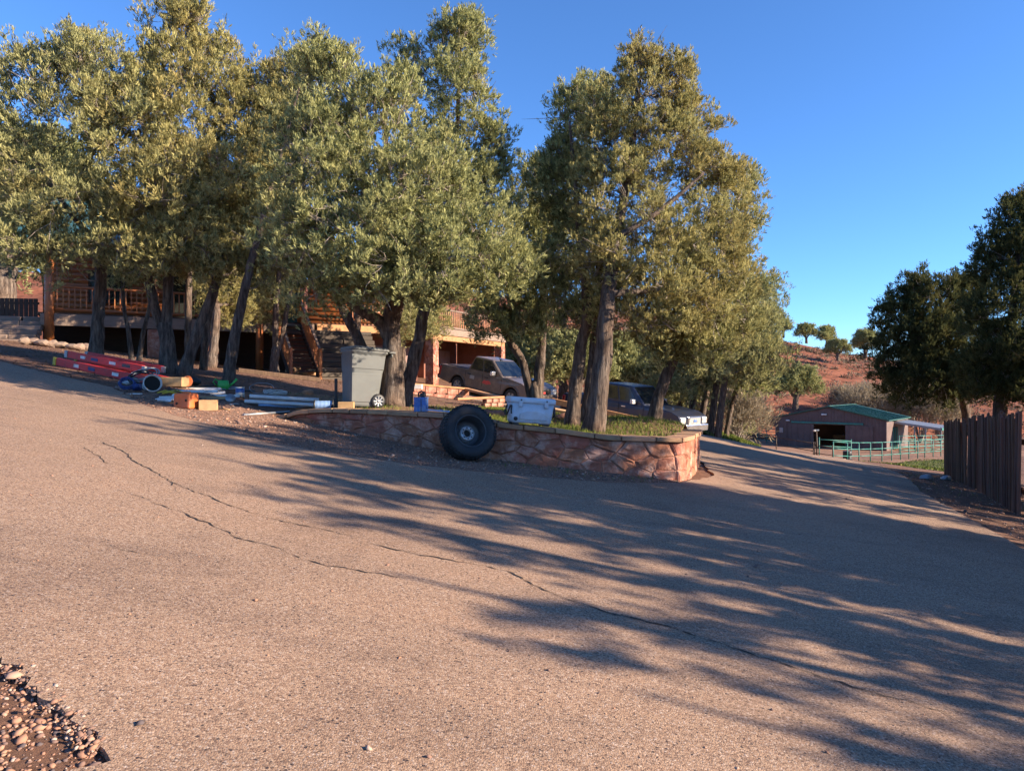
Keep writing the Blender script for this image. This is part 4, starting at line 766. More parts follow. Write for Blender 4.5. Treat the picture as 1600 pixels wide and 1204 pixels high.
# ------------------------------------------------------------------ pickups
def wheel(parent, c, r, w, rimm, side):
    Mx = Matrix.Translation(c) @ Matrix.Rotation(R(90) * (-1 if side > 0 else 1), 4, 'X')
    t = MB().lathe([(r * .62, -w / 2), (r * .9, -w / 2), (r * .98, -w * .42), (r, -w * .2), (r, w * .2), (r * .98, w * .42), (r * .9, w / 2), (r * .62, w / 2 - .01)], 28, Mx)
    root = t.build('wheel', M['rubber'], parent)
    rm = MB().lathe([(r * .63, w / 2 - .012), (r * .60, w / 2 - .02), (r * .56, w * .2), (.0, w * .18)], 28, Mx)
    for k in range(6):
        a = k * math.pi / 3; u = Vector((math.cos(a), math.sin(a), 0)); p, q = Mx @ (u * .05 + Vector((0, 0, w * .38))), Mx @ (u * r * .6 + Vector((0, 0, w * .42))); rm.bar(p, q, .075, .03, Mx.to_3x3() @ Vector((0, 0, 1)))
    rm.lathe([(.075, w * .2), (.075, w * .44), (.0, w * .45)], 16, Mx); rm.build('rim', rimm, root)
def pickup(label, front, rear, paint, L, belt, roofz, hood, W, cabx, flare, lower=None, emblem=False, chrome=False):
    f3 = Vector(front) - Vector(rear); mid = (Vector(front) + Vector(rear)) / 2; f3.normalize(); left = Vector((0, 0, 1)).cross(f3).normalized(); up = f3.cross(left)
    root = empty('pickup_truck', mid, 0, label, 'pickup truck', 'pickups parked by the carport'); root.rotation_euler = Matrix((f3, left, up)).transposed().to_euler()
    h = L / 2; fa, ra = h - .92, -h + 1.25; ar = .47; hw = W / 2; c0, c1, r0_, r1_ = cabx
    def arch(cx, n=9): return [(cx + ar * math.cos(math.pi * k / n), .40 + ar * math.sin(math.pi * k / n)) for k in range(n + 1)]
    prof = [(-h + .04, .50), (-h, .62), (-h + .02, belt + .02), (c0 - .06, belt + .03), (c1 + .12, belt), (c1 + .25, hood), (h - .42, hood - .10), (h - .10, hood - .22), (h - .02, hood - .34), (h, .62), (h - .06, .42)] + arch(fa)[:] + [(fa - ar - .04, .36), (ra + ar + .04, .36)] + arch(ra)
    nP = len(prof); mb = MB(); secs = ((-hw, .0), (-hw + .0, .0), (hw, 0))
    def ring(y, ins): return [Vector((x * (1 - ins * .012), y, z - (ins * .03 if z > .9 else 0))) for x, z in prof]
    mb.prism(prof, lambda x, z: Vector((x, -hw + (.07 if z > belt - .04 else 0), z)), lambda x, z: Vector((x, hw - (.07 if z > belt - .04 else 0), z)))
    mb.build('body', paint, root, .045, 3, ang=32)
    rb = [Vector((x, y, z)) for x, y, z in ((c0, -hw + .09, belt - .02), (c1, -hw + .09, belt - .02), (c1, hw - .09, belt - .02), (c0, hw - .09, belt - .02))]; rt = [Vector((x, y, z)) for x, y, z in ((r0_, -hw + .24, roofz - .03), (r1_, -hw + .24, roofz - .05), (r1_, hw - .24, roofz - .05), (r0_, hw - .24, roofz - .03))]
    cab = MB().loft([rb, rt]).build('cab', paint, root, .07, 3)
    def pane(name, q, s=.012):
        n = (q[1] - q[0]).cross(q[3] - q[0]).normalized(); c = sum(q, Vector()) / 4
        if n.dot(c - Vector(((c0 + c1) / 2, 0, 1.3))) < 0: n = -n
        MB().add([p + n * s for p in q] + [p - n * .02 for p in q], [(0, 1, 2, 3), (0, 4, 5, 1), (1, 5, 6, 2), (2, 6, 7, 3), (3, 7, 4, 0)]).build(name, M['glass'], root)
    def lerp2(a, b, c, d, u, v): return a.lerp(b, u).lerp(d.lerp(c, u), v)
    def face_pane(name, a, b, c, d, u0, u1, v0, v1): pane(name, [lerp2(a, b, c, d, u0, v0), lerp2(a, b, c, d, u1, v0), lerp2(a, b, c, d, u1, v1), lerp2(a, b, c, d, u0, v1)])
    face_pane('windshield', rb[1], rb[2], rt[2], rt[1], .06, .94, .10, .93); face_pane('rear_window', rb[0], rb[3], rt[3], rt[0], .12, .88, .2, .88)
    for i0, i1 in ((0, 1), (3, 2)):
        face_pane('side_window', rb[i0], rb[i1], rt[i1], rt[i0], .08, .46, .14, .88); face_pane('side_window', rb[i0], rb[i1], rt[i1], rt[i0], .50, .88, .14, .88)
    for x, n in ((fa, 1), (ra, 1)):
        for s in (-1, 1):
            wheel(root, Vector((x, s * (hw - .13), .38)), .385, .25, M['steelgrey'], s)
            if flare: MB().tube([Vector((px_, s * (hw - .01), z)) for px_, z in arch(x, 12)], .045, 6).build('fender_flare', M[flare], root)
    MB().box(((fa + ra) / 2, 0, .55), (fa - ra + 1.0, W - .5, .42)).build('underbody', M['black'], root)
    MB().box((-h + 1.0, 0, belt + .045), (c0 + h - .35, W - .42, .03)).build('bed_cover', M['blackplastic'], root)
    MB().box((h + .02, 0, .56), (.16, W - .12, .26)).build('front_bumper', M['chrome'] if chrome else M['flare'], root, .03, 2)
    MB().box((-h - .05, 0, .6), (.14, W - .1, .2)).build('rear_bumper', M['flare'], root, .03, 2)
    gz0 = hood - .42
    g = MB().box((h - .01, 0, gz0), (.07, W * .46, .34)).build('grille', M['chrome'] if chrome else M['blackplastic'], root, .02, 2)
    MB().box((h + .02, 0, gz0), (.04, W * .41, .26)).build('grille_mesh', M['steelgrey'] if chrome else M['black'], g)
    MB().box((h + .045, 0, gz0 + .02), (.03, .22, .09)).build('badge', M['bluemetal'] if chrome else M['emblem'], g, .01, 1)
    for s in (-1, 1):
        hl = MB().box((h - .10, s * (hw - .22), gz0 + .03), (.22, .34, .24)).build('headlight', M['lamp'], root, .03, 2)
        MB().box((h - .2, s * (hw - .045), gz0 + .03), (.2, .06, .2)).build('turn_signal', M['amber'] if chrome else M['lamp'], root, .02, 1)
        MB().box((-h + .06, s * (hw - .06), belt - .28), (.14, .1, .44)).build('taillight', M['redlens'], root, .02, 1)
        mir = MB().box((c1 - .42, s * (hw + .10), belt + .10), (.14, .22, .18)).build('mirror', M['chrome'] if not chrome else M['lamp'], root, .03, 2)
        MB().bar((c1 - .42, s * (hw - .1), belt + .03), (c1 - .42, s * (hw + .06), belt + .06), .05, .05).build('mirror_arm', M['blackplastic'], mir)
        for x in (c0 + .35, (c0 + c1) / 2 + .32):
            MB().box((x - .1, s * (hw + .012), belt - .14), (.2, .03, .045)).build('door_handle', M['blackplastic'] if not chrome else M['chrome'], root, .008, 1)
        for x in ((c0 + c1) / 2 - .02, c0 + .02, c1 + .02): MB().box((x, s * (hw + .0005), (belt + .45) / 2 + .05), (.014, .006, belt - .58)).build('door_seam', M['black'], root)
        MB().box(((fa + ra) / 2, s * (hw + .03), .40), (fa - ra - 2 * ar - .12, .14, .06)).build('running_board', M['blackplastic'] if not lower else M[lower], root, .015, 1)
        if lower: MB().box(((fa + ra) / 2, s * (hw - .002), .58), (fa - ra - 2 * ar - .06, .02, .34)).build('lower_trim', M[lower], root, .008, 1)
        if emblem:
            MB().prism([(-.26, -.06), (.0, -.10), (.26, -.04), (.2, .05), (.08, .09), (-.05, .05), (-.15, .08)], lambda a, b: Vector((.32 + a, s * (hw + .004), .80 + b)), lambda a, b: Vector((.32 + a, s * (hw - .01), .80 + b))).build('door_emblem', M['emblem'], root)
            MB().box((-.55, s * (hw + .001), .88), (.26, .012, .15)).build('door_decal', M['galv'], root)
    MB().box((h + .02, 0, .40), (.08, .5, .12)).build('licence_plate', M['blackplastic'], root)
    return root
def gpt(x, y, dz=0): return Vector((x, y, gz(x, y) + dz))
def along(fx, fy, rx, ry, t): return gpt(fx + (rx - fx) * t, fy + (ry - fy) * t)
def axle_ends(fx, fy, rx, ry):
    a = along(fx, fy, rx, ry, .17); b = along(fx, fy, rx, ry, .77); s = (a - b) / .6; return a + s * .17, b - s * .23
fr, rr_ = axle_ends(1.2, 29.0, -2.8, 32.5)
pickup('dusty bronze crew-cab pickup with a red door emblem in front of the carport', fr, rr_, M['paintA'], 5.3, 1.13, 1.80, 1.16, 1.86, (-.98, 1.12, -.72, .30), 'flare', None, True)
fr, rr_ = axle_ends(6.75, 26.7, 2.75, 30.65)
pickup('dark blue crew-cab pickup with tan lower trim behind the slanting juniper', fr, rr_, M['paintB'], 5.7, 1.20, 1.92, 1.22, 1.98, (-1.05, 1.2, -.85, .45), 'paintB2', 'paintB2', False, True)
# ------------------------------------------------------------------ barn
bl_, br_ = Vector((26.6, 71.5, 0)), Vector((34.3, 65, 0)); ba = math.atan2(br_.y - bl_.y, br_.x - bl_.x); BZ = -4.42; BW = (br_ - bl_).length; BD = 9.0; EH = 2.78; AP = 3.92
barn = empty('barn', (bl_.x, bl_.y, BZ), ba, 'brown metal barn with green roof and open sliding doors', 'barn')
d0_, d1_, dh = 3.66, 6.55, 2.25
def bb_(mb, name, mat, par=None, bev=0): return mb.build(name, mat, par or barn, bev, 1)
def gtop(x): return EH + (AP - EH) * (1 - abs(x - BW / 2) / (BW / 2))
fw = MB()
for a, b, z0 in ((0, d0_, -.4), (d0_, BW / 2, dh), (BW / 2, d1_, dh), (d1_, BW, -.4)):
    fw.add([(a, 0, z0), (b, 0, z0), (b, 0, gtop(b)), (a, 0, gtop(a)), (a, .1, z0), (b, .1, z0), (b, .1, gtop(b)), (a, .1, gtop(a))], [(0, 1, 2, 3), (7, 6, 5, 4), (0, 4, 5, 1), (1, 5, 6, 2), (2, 6, 7, 3), (3, 7, 4, 0)])
bb_(fw, 'front_wall', M['barn']); rib = MB()
for k in range(int(BW / .3)):
    x = .15 + k * .3; z0 = dh if d0_ < x < d1_ else -.4; rib.box((x, -.015, (z0 + gtop(x)) / 2), (.05, .03, gtop(x) - z0 - .05))
bb_(rib, 'siding_ribs', M['barn'])
bb_(MB().box((-.0 + .05, BD / 2, (EH - .4) / 2), (.1, BD - .2, EH + .4)), 'side_wall', M['barn']); bb_(MB().box((BW / 2, BD, 1.2), (BW, .1, 3.0)), 'rear_wall', M['barn'])
sw_ = bb_(MB().box((BW - .05, 1.2, (EH - .4) / 2), (.1, 2.3, EH + .4)), 'side_wall', M['barn']); bb_(MB().box((BW - .05, 6.6, (EH - .4) / 2), (.1, 4.6, EH + .4)), 'side_wall', M['barn'])
bb_(MB().box((BW - .05, 3.3, 2.35), (.1, 2.1, .5)), 'side_wall', M['barn'])
for y in (2.6, 3.4, 4.2): bb_(MB().box((BW + .03, y, 1.0), (.08, .12, 2.1)), 'stall_post', M['green'])
bb_(MB().box((BW / 2, BD / 2, -.2), (BW - .3, BD - .3, .1)), 'barn_floor', M['yard'])
for s in (0, 1):
    a = -.25 if s == 0 else BW + .25; za = EH - (AP - EH) * .25 / (BW / 2)
    rf = MB(); n_ = Vector((EH - AP, 0, BW / 2)).normalized() * .08; n_.x *= (-1 if s else 1) * -1 if False else (1 if s == 0 else -1)
    P = [Vector((a, -.2, za + .03)), Vector((BW / 2, -.2, AP + .03)), Vector((BW / 2, BD + .2, AP + .03)), Vector((a, BD + .2, za + .03))]
    rf.add(P + [p + Vector((0, 0, .09)) for p in P], [(0, 1, 2, 3), (7, 6, 5, 4), (0, 4, 5, 1), (1, 5, 6, 2), (2, 6, 7, 3), (3, 7, 4, 0)])
    for k in range(int(BD / .35)): y = -.1 + k * .35; rf.bar(P[0] + Vector((0, y + .2, .10)), P[1] + Vector((0, y + .2, .10)), .035, .03)
    bb_(rf, 'roof', M['green_roof'])
bb_(MB().box((BW / 2, BD / 2, AP + .14), (.3, BD + .4, .05)), 'ridge_cap', M['green_roof'])
bb_(MB().box((BW / 2 - .2, -.09, dh + .16), (6.6, .12, .16)), 'door_track', M['green'])
for a, b in ((d0_ - 2.4, d0_ - .02), (d1_ + .02, d1_ + 2.4)):
    dr = bb_(MB().box(((a + b) / 2, -.075, dh / 2), (b - a, .07, dh)), 'sliding_door', M['barn'])
    for k in range(4): MB().box((a + (k + .5) * (b - a) / 4, -.125, dh / 2), (.06, .03, dh - .1)).build('door_rib', M['barn'], dr)
bb_(MB().box((BW / 2 - .4, -.1, EH + .45), (.45, .2, .14)), 'wall_light', M['white'], None, .02); bb_(MB().box((1.2, -.1, 2.55), (.35, .16, .12)), 'wall_light', M['white'], None, .02); bb_(MB().box((.55, -.06, 1.55), (.35, .12, .5)), 'electric_box', M['galv'], None, .01)
for x in (0.03, BW - .03): bb_(MB().box((x, -.03, (EH - .4) / 2), (.12, .1, EH + .38)), 'corner_trim', M['barn'])
bb_(MB().box((5.0, 5, .5), (1.6, 1.4, 1.0)), 'hay_stack', M['cardboard'], None, .05)
# lean-to shelter
le = empty('lean_to', tuple(barn.matrix_basis @ Vector((BW, 3, 0))), ba, 'open grey-roofed lean-to shelter on posts at the right of the barn', 'shelter')
MB().add([(0, 0, 2.5), (3.9, 0, 1.98), (3.9, 5, 1.98), (0, 5, 2.5), (0, 0, 2.62), (3.9, 0, 2.10), (3.9, 5, 2.10), (0, 5, 2.62)], [(3, 2, 1, 0), (4, 5, 6, 7), (0, 1, 5, 4), (1, 2, 6, 5), (2, 3, 7, 6), (3, 0, 4, 7)]).build('roof', M['galv'], le)
MB().box((3.93, 2.5, 2.02), (.05, 5.1, .22)).build('fascia', M['green'], le); MB().bar((0, -.03, 2.53), (3.9, -.03, 2.01), .05, .2).build('fascia', M['galv'], le)
for x, y in ((1.7, .05), (2.6, .05), (3.85, .05), (3.85, 2.5), (3.85, 4.95), (1.7, 4.95)): MB().box((x, y, .9), (.1, .1, 2.6)).build('post', M['galv'], le)
# ------------------------------------------------------------------ corral panels
def panel(p, q, rails, h, mat, label, group, cat='fence panel'):
    o = empty('corral_panel', tuple(p), 0, label, cat, group); v = q - p
    MB().tube([(0, 0, -.15), (0, 0, h)], .035, 6).build('post', mat, o); MB().tube([v + Vector((0, 0, -.15)), v + Vector((0, 0, h - .02))], .033, 6).build('post', mat, o)
    for z in rails: MB().tube([(0, 0, z), v + Vector((0, 0, z))], .028, 6).build('rail', mat, o)
    return o
cp = [(1302, 45), (1324, 46), (1342, 47), (1360, 48), (1378, 49), (1393, 50), (1407, 51), (1420, 52), (1434, 53), (1445, 54), (1458, 55), (1470, 56)]
words = ['first', 'second', 'third', 'fourth', 'fifth', 'sixth', 'seventh', 'eighth', 'ninth', 'tenth', 'eleventh']
for i, (a, b) in enumerate(zip(cp[:-1], cp[1:])): panel(onG(*a), onG(*b), (.45, .9, 1.33), 1.35, M['green'], f'green pipe corral panel, {words[i]} from the lamp post in the front row', 'green corral panels')
panel(onG(1213, 48), onG(1271, 45.6), (.55, 1.05), 1.15, M['brownpipe'], 'rusty brown pipe gate left of the lamp post', 'brown gate panels', 'gate'); panel(onG(1273, 45.5), onG(1301, 45), (.45, .95), 1.15, M['brownpipe'], 'short rusty pipe panel just right of the lamp post', 'brown gate panels', 'gate')
for i, (a, b) in enumerate((((1405, 60), (1430, 61)), ((1430, 61), (1455, 62)), ((1455, 62), (1480, 63)))): panel(onG(*a), onG(*b), (.3, .6, .9, 1.2, 1.5), 1.55, M['green'], ['left', 'middle', 'right'][i] + ' of three tall green panels before the lean-to', 'tall green panels by the lean-to')
for i, (a, b) in enumerate((((1183, 74), (1198, 73)), ((1198, 73), (1212, 72)))): panel(onG(*a), onG(*b), (.3, .6, .9, 1.2, 1.5), 1.6, M['green'], ['outer', 'inner'][i] + ' green corral panel left of the barn wall', 'green panels left of the barn')
panel(onG(1280, 50), onG(1330, 51), (.8, 1.25), 1.4, M['green'], 'long green gate standing before the barn door opening', 'green corral gate', 'gate')
pst = onG(1276, 45.4); lp = empty('lamp_post', tuple(pst), 0, 'brown wooden post with a yard lamp at the corral gate', 'lamp post')
MB().tube([(0, 0, -.2), (.02, 0, .9), (-.02, 0, 1.85)], [.055, .05, .05], 8).build('post', M['brownpipe'], lp); hd = MB().box((0, -.05, 1.92), (.2, .2, .1)).build('lamp_head', M['galv'], lp, .02, 1); MB().box((-.16, -.05, 1.9), (.12, .2, .12)).build('lamp_glass', M['lamp'], lp, .02, 1)
o = MB().lathe([(0, 0), (.27, 0), (.29, .05), (.29, .25), (.27, .3), (.29, .34), (.29, .6), (.27, .65), (0, .65)], 16).build('barrel', M['blackplastic'], None, loc=onG(1324, 48.5)); tag(o, 'small black barrel standing in the corral', 'barrel')
o = MB().lathe([(0, 0), (.15, 0), (.19, .42), (.2, .42), (.2, .45), (.17, .45), (.14, .06), (0, .05)], 18).build('bucket', M['white'], None, loc=onG(1121, 29.3) + Vector((0, 0, .1))); tag(o, 'white bucket on the grass bank beside the leaning trunk', 'bucket')
# ------------------------------------------------------------------ picket fence
fn, ff = Vector((9.26, 12.9)), Vector((13.9, 22.8)); FLn = (ff - fn).length; fd = (ff - fn).normalized(); nfx = Vector((fd.y, -fd.x))
pf = empty('picket_fence', (fn.x, fn.y, gz(*fn)), 0, 'weathered brown rough picket fence at the right of the drive', 'fence'); s = 0; k = 0
while s < FLn:
    w = U(.085, .16); c = fn + fd * (s + w / 2); zb = gz(*c); h = np.interp(s, [0, 2, 6, FLn], [1.92, 1.9, 1.75, 1.82]) + U(-.09, .07); a = math.atan2(fd.y, fd.x); out = U(-.03, .03)
    mb = MB(); rg = []
    for t in (0, .33, .66, 1):
        wz = w * U(.86, 1.0) / 2; cx = U(-.008, .008); rg.append([Vector((cx - wz, -.02 + U(-.006, .006), -.06 + h * t)), Vector((cx + wz, -.02 + U(-.006, .006), -.06 + h * t + (U(-.04, .04) if t == 1 else 0))), Vector((cx + wz * .9, .02, -.06 + h * t)), Vector((cx - wz * .9, .02, -.06 + h * t))])
    o = mb.loft(rg).build('picket', M['picket'], pf); o.location = (c.x + nfx.x * out - fn.x, c.y + nfx.y * out - fn.y, zb - pf.location.z); o.rotation_euler = (U(-.02, .02), U(-.03, .03) if k % 9 else U(-.1, .1), a)
    s += w + U(.002, .022) + (.03 if k % 13 == 5 else 0); k += 1
for zr in (.45, 1.35):
    for i in range(4):
        a_, b_ = fn + fd * FLn * i / 4 + nfx * .07, fn + fd * FLn * (i + 1) / 4 + nfx * .07
        MB().bar(Vector((a_.x, a_.y, gz(*a_) + zr)) - pf.location, Vector((b_.x, b_.y, gz(*b_) + zr)) - pf.location, .05, .1).build('rail', M['picket'], pf)
for i in range(5): a_ = fn + fd * FLn * i / 4.02 + nfx * .14; MB().box(Vector((a_.x, a_.y, gz(*a_) + .95)) - pf.location, (.11, .11, 1.5)).build('fence_post', M['picket'], pf)
# ------------------------------------------------------------------ wheelie bin
random.seed(5)
bx_ = at(562, 0, 12.6); bin_ = empty('wheelie_bin', (bx_.x, bx_.y, tz(bx_.x, bx_.y) + .01), 0, 'grey wheeled refuse bin with closed lid beside the big juniper', 'bin')
bin_.rotation_euler = (R(0), R(3.5), R(31))
def rr3(w, h, r, z, cx=0): return rrect(w, h, r, z, 4, cx, 0)
body = MB(); body.loft([rr3(.50, .46, .06, .02, .0), rr3(.52, .47, .07, .06, .0), rr3(.60, .54, .08, .62, .01), rr3(.62, .55, .08, .66, .01), rr3(.655, .585, .08, .95, .02), rr3(.70, .62, .06, .965, .02), rr3(.70, .62, .06, 1.0, .02)], True, True)
body.build('body', M['canplastic'], bin_)
for s in (-1, 1):         # recessed-looking side panel: a raised frame round the flat side
    p = [(-.235, .10), (.14, .10), (.14, .28), (.24, .34), (.255, .60), (-.27, .60)]; yz = lambda z: .232 + (z - .02) * .066
    MB().prism(p, lambda a, b: Vector((a, s * (yz(b) - .01), b)), lambda a, b: Vector((a, s * (yz(b) + .012), b))).build('side_panel', M['canplastic'], bin_, .006, 2)
    MB().prism([(-.28, .68), (.30, .68), (.315, .92), (-.295, .92)], lambda a, b: Vector((a, s * (yz(b) - .01), b)), lambda a, b: Vector((a, s * (yz(b) + .010), b))).build('upper_panel', M['canplastic'], bin_, .006, 2)
lid = MB(); lid.loft([rr3(.73, .65, .07, 1.002, .03), rr3(.735, .655, .07, 1.03, .03), rr3(.70, .61, .08, 1.055, .03), rr3(.5, .42, .08, 1.075, .03)], True, True); lid_o = lid.build('lid', M['canlid'], bin_)
MB().box((.46, 0, 1.0), (.13, .52, .035)).build('lid_handle', M['canlid'], lid_o, .012, 2)
MB().tube([(.44, -.27, .97), (.45, -.27, .93), (.45, .27, .93), (.44, .27, .97)], .017, 8).build('grab_bar', M['canplastic'], bin_)
for s in (-1, 1):
    Mx = Matrix.Translation((.24, s * .245, .125)) @ Matrix.Rotation(R(90) * -s, 4, 'X')
    wo_ = MB().lathe([(.085, -.03), (.125, -.03), (.132, 0), (.125, .03), (.085, .03)], 24, Mx).build('wheel', M['blackplastic'], bin_)
    hb = MB().lathe([(.086, .0), (.0, .0)], 24, Mx)
    for k in range(8): a = k * math.pi / 4; u = Vector((math.cos(a), math.sin(a), 0)); hb.bar(Mx @ (u * .02 + Vector((0, 0, .02))), Mx @ (u * .088 + Vector((0, 0, .024))), .022, .02, Mx.to_3x3() @ Vector((0, 0, 1)))
    hb.lathe([(.026, 0), (.026, .035), (0, .036)], 12, Mx); hb.build('hub', M['galv'], wo_)
MB().tube([(.24, -.25, .125), (.24, .25, .125)], .014, 8).build('axle', M['steelblack'], bin_)
# ------------------------------------------------------------------ tyre on a steel rim, leaning on the wall
TR = .405; TW = .27; tn = Vector((.40, -.86, .30)).normalized(); tc = at(731, 676, 10.42)
tyre = empty('truck_wheel', tuple(tc), 0, 'black truck tyre on a steel rim leaning against the flagstone wall', 'tyre'); tyre.rotation_euler = tn.to_track_quat('Z', 'Y').to_euler()
pr = [(TR * .585, -TW * .42), (TR * .62, -TW * .5), (TR * .80, -TW * .56), (TR * .93, -TW * .5), (TR * .985, -TW * .38), (TR, -TW * .2), (TR, TW * .2), (TR * .985, TW * .38), (TR * .93, TW * .5), (TR * .80, TW * .56), (TR * .62, TW * .5), (TR * .585, TW * .42)]
MB().lathe(pr, 72).build('tyre', M['rubber'], tyre)
tr = MB()
for k in range(48):
    a = k * 2 * math.pi / 48
    for z, da in ((-TW * .30, 0), (0, .06), (TW * .30, .0)):
        c = Vector((math.cos(a + da) * (TR - .003), math.sin(a + da) * (TR - .003), z)); tr.box(c, (.016, .036, TW * .24), Matrix.Rotation(a + da, 3, 'Z'))
    c = Vector((math.cos(a) * TR * .965, math.sin(a) * TR * .965, TW * .46)); tr.box(c, (.05, .022, .014), Matrix.Rotation(a, 3, 'Z') @ Matrix.Rotation(R(55), 3, 'Y'))
tr.build('tread', M['rubber'], tyre)
rimm = MB().lathe([(TR * .60, TW * .47), (TR * .575, TW * .49), (TR * .555, TW * .44), (TR * .53, TW * .30), (TR * .50, TW * .1), (TR * .48, -TW * .15), (TR * .44, -TW * .24), (TR * .30, -TW * .27)], 56).build('rim', M['steelblack'], tyre)
hb = MB().lathe([(TR * .31, -TW * .28), (TR * .29, -TW * .12), (TR * .26, -TW * .06), (TR * .13, -TW * .06), (TR * .12, -TW * .2)], 40).build('hub_plate', M['steelgrey'], tyre)
MB().lathe([(TR * .125, -TW * .2), (0, -TW * .2)], 24).build('hub_bore', M['black'], hb)
for k in range(8): a = k * math.pi / 4; MB().lathe([(.011, 0), (.011, .003), (0, .004)], 10, Matrix.Translation((math.cos(a) * TR * .2, math.sin(a) * TR * .2, -TW * .06))).build('lug_hole', M['black'], hb)
# ------------------------------------------------------------------ cooler on the wall
cc = at(826, 663, 10.92); ctop = CAM_Z - (664.5 - HY) / FPX * 10.85
cool = empty('cooler', (cc.x, cc.y + .02, ctop + .005), 0, 'pale hard cooler in a shade-blue tint with dark rope handle on top of the wall', 'cooler'); cool.rotation_euler = (0, R(4.5), R(13))
MB().loft([rr3(.60, .34, .03, .03), rr3(.62, .36, .035, .06), rr3(.67, .40, .04, .33)], True, True).build('body', M['cooler'], cool)
MB().loft([rr3(.70, .425, .04, .333), rr3(.71, .435, .04, .35), rr3(.71, .435, .04, .40), rr3(.68, .405, .05, .42)], True, True).build('lid', M['cooler'], cool)
for x in (-.2, .2): MB().box((x, -.218, .33), (.06, .03, .11)).build('latch', M['blackplastic'] if x > 9 else M['cooler'], cool, .008, 1); MB().box((x, -.232, .375), (.022, .016, .022)).build('latch_pin', M['blackplastic'], cool)
MB().prism([(-.2, .08), (.24, .08), (.26, .14), (.12, .22), (-.1, .22), (-.2, .18)], lambda a, b: Vector((a, -.165 - b * .095, b)), lambda a, b: Vector((a, -.195 - b * .075, b))).build('front_panel', M['cooler'], cool, .01, 2)
for s in (-1, 1):
    MB().tube([(s * .335, -.11, .29), (s * .365, -.11, .18), (s * .37, -.06, .14), (s * .37, .06, .14), (s * .365, .11, .18), (s * .335, .11, .29)], .013, 8).build('rope_handle', M['blackplastic'], cool)
    MB().tube([(s * .335, -.20, .29), (s * .34, -.215, .2), (s * .335, -.215, .16)], .012, 8).build('strap', M['blackplastic'], cool)
MB().lathe([(.03, 0), (.03, .02), (0, .022)], 14, Matrix.Translation((-.26, -.186, .09)) @ Matrix.Rotation(R(90), 4, 'X')).build('drain_plug', M['blackplastic'], cool)
for x in (-.24, .24):
    for y in (-.12, .12): MB().box((x, y, .015), (.09, .07, .03)).build('foot', M['blackplastic'], cool)
# ------------------------------------------------------------------ red ladders
def ladder(px0, py0, px1, py1, d0, d1, zoff, label, L_steps, hrail=.17):
    a, b = onG(px0, d0), onG(px1, d1); a.z += zoff; b.z += zoff; v = b - a; L = v.length
    o = empty('ladder', tuple(a), 0, label, 'ladder', 'red ladders on the ground'); o.rotation_euler = v.to_track_quat('X', 'Z').to_euler()
    for y, w in ((0, 1), (.46, .8)):
        MB().box((L / 2, y, hrail / 2), (L, .03, hrail)).build('rail', M['red'], o, .006, 1); fl = MB(); fl.box((L / 2, y + .03, .012), (L, .05, .02)); fl.box((L / 2, y + .03, hrail - .012), (L, .05, .02)); fl.build('rail_flange', M['red'], o)
    for k in range(L_steps): MB().box(((k + .6) * L / L_steps, .23, hrail * .5), (.08, .44, .03)).build('rung', M['alu'], o)
    for y in (0, .46): MB().box((-.05, y, hrail / 2), (.1, .06, hrail + .01)).build('foot', M['galv'] if zoff > .1 else M['yellow'], o, .01, 1); MB().box((L + .05, y, hrail / 2), (.1, .06, hrail * .9)).build('end_cap', M['yellow'] if zoff < .1 else M['galv'], o, .01, 1)
    for x, m_, w in ((L * .22, 'white', .16), (L * .38, 'blue', .22), (L * .62, 'white', .2), (L * .8, 'steelblack', .24)): MB().box((x, -.018, hrail * .5), (w, .006, hrail * .4)).build('label_plate', M[m_], o)
    return o
ladder(88, 0, 243, 0, 15.4, 14.0, .0, 'lower red fibreglass ladder with yellow ends lying left of the junk', 7, .17)
ladder(106, 0, 222, 0, 15.6, 14.6, .175, 'upper red fibreglass ladder lying on top of the other one', 5, .15)
# ------------------------------------------------------------------ junk laid out on the gravel
def thing1(name, mb, mat, px, py, label, cat, rot=(0, 0, 0), lift=0, bevel=.006, group='junk laid out on the gravel', f=None):
    o = mb.build(name, mat, None, bevel, 1); p = hit(px, py, f); o.location = p + Vector((0, 0, lift)); o.rotation_euler = tuple(R(a) for a in rot); o.scale = (.87,) * 3; return tag(o, label, cat, group)
def coil(r, n, wob, rad, flat=.03, seed=0):
    rr = random.Random(seed); pts = []
    for i in range(n * 22): a = i * 2 * math.pi / 22; q = r * (1 + .12 * math.sin(i * .37) + rr.uniform(-.03, .03)); pts.append((math.cos(a) * q, math.sin(a) * q * wob, flat * (i / 22) + rr.uniform(-.008, .012)))
    return MB().tube(pts, rad, 6)
thing1('rope_coil', coil(.14, 4, .9, .016, .022, 1), M['blue'], 199, 612, 'coil of dark blue rope at the left end of the junk', 'rope', (55, 0, 20), .13)
thing1('cable_coil', coil(.26, 4, .8, .016, .02, 2), M['rubber'], 222, 606, 'black cable loops heaped behind the blue rope', 'cable', (40, 10, 0), .16)
thing1('hose_coil', coil(.30, 3, .7, .014, .02, 3), M['galv'], 226, 604, 'grey hose looped over the black cable', 'hose', (35, -12, 10), .22)
bk = hit(237, 612); o = empty('bucket', tuple(bk + Vector((0, 0, .15))), 0, 'white-rimmed bucket tipped on its side beside the blue rope', 'bucket', 'junk laid out on the gravel'); o.rotation_euler = (R(80), 0, R(38))
MB().lathe([(0, -.34), (.12, -.34), (.155, .0), (.165, 0), (.165, -.03), (.15, -.03), (.145, -.005), (.115, -.32), (0, -.32)], 24, Matrix.Translation((0, 0, .1))).build('shell', M['white'], o); MB().lathe([(.14, .05), (.0, .05)], 24, Matrix.Translation((0, 0, .0))).build('inside', M['black'], o)
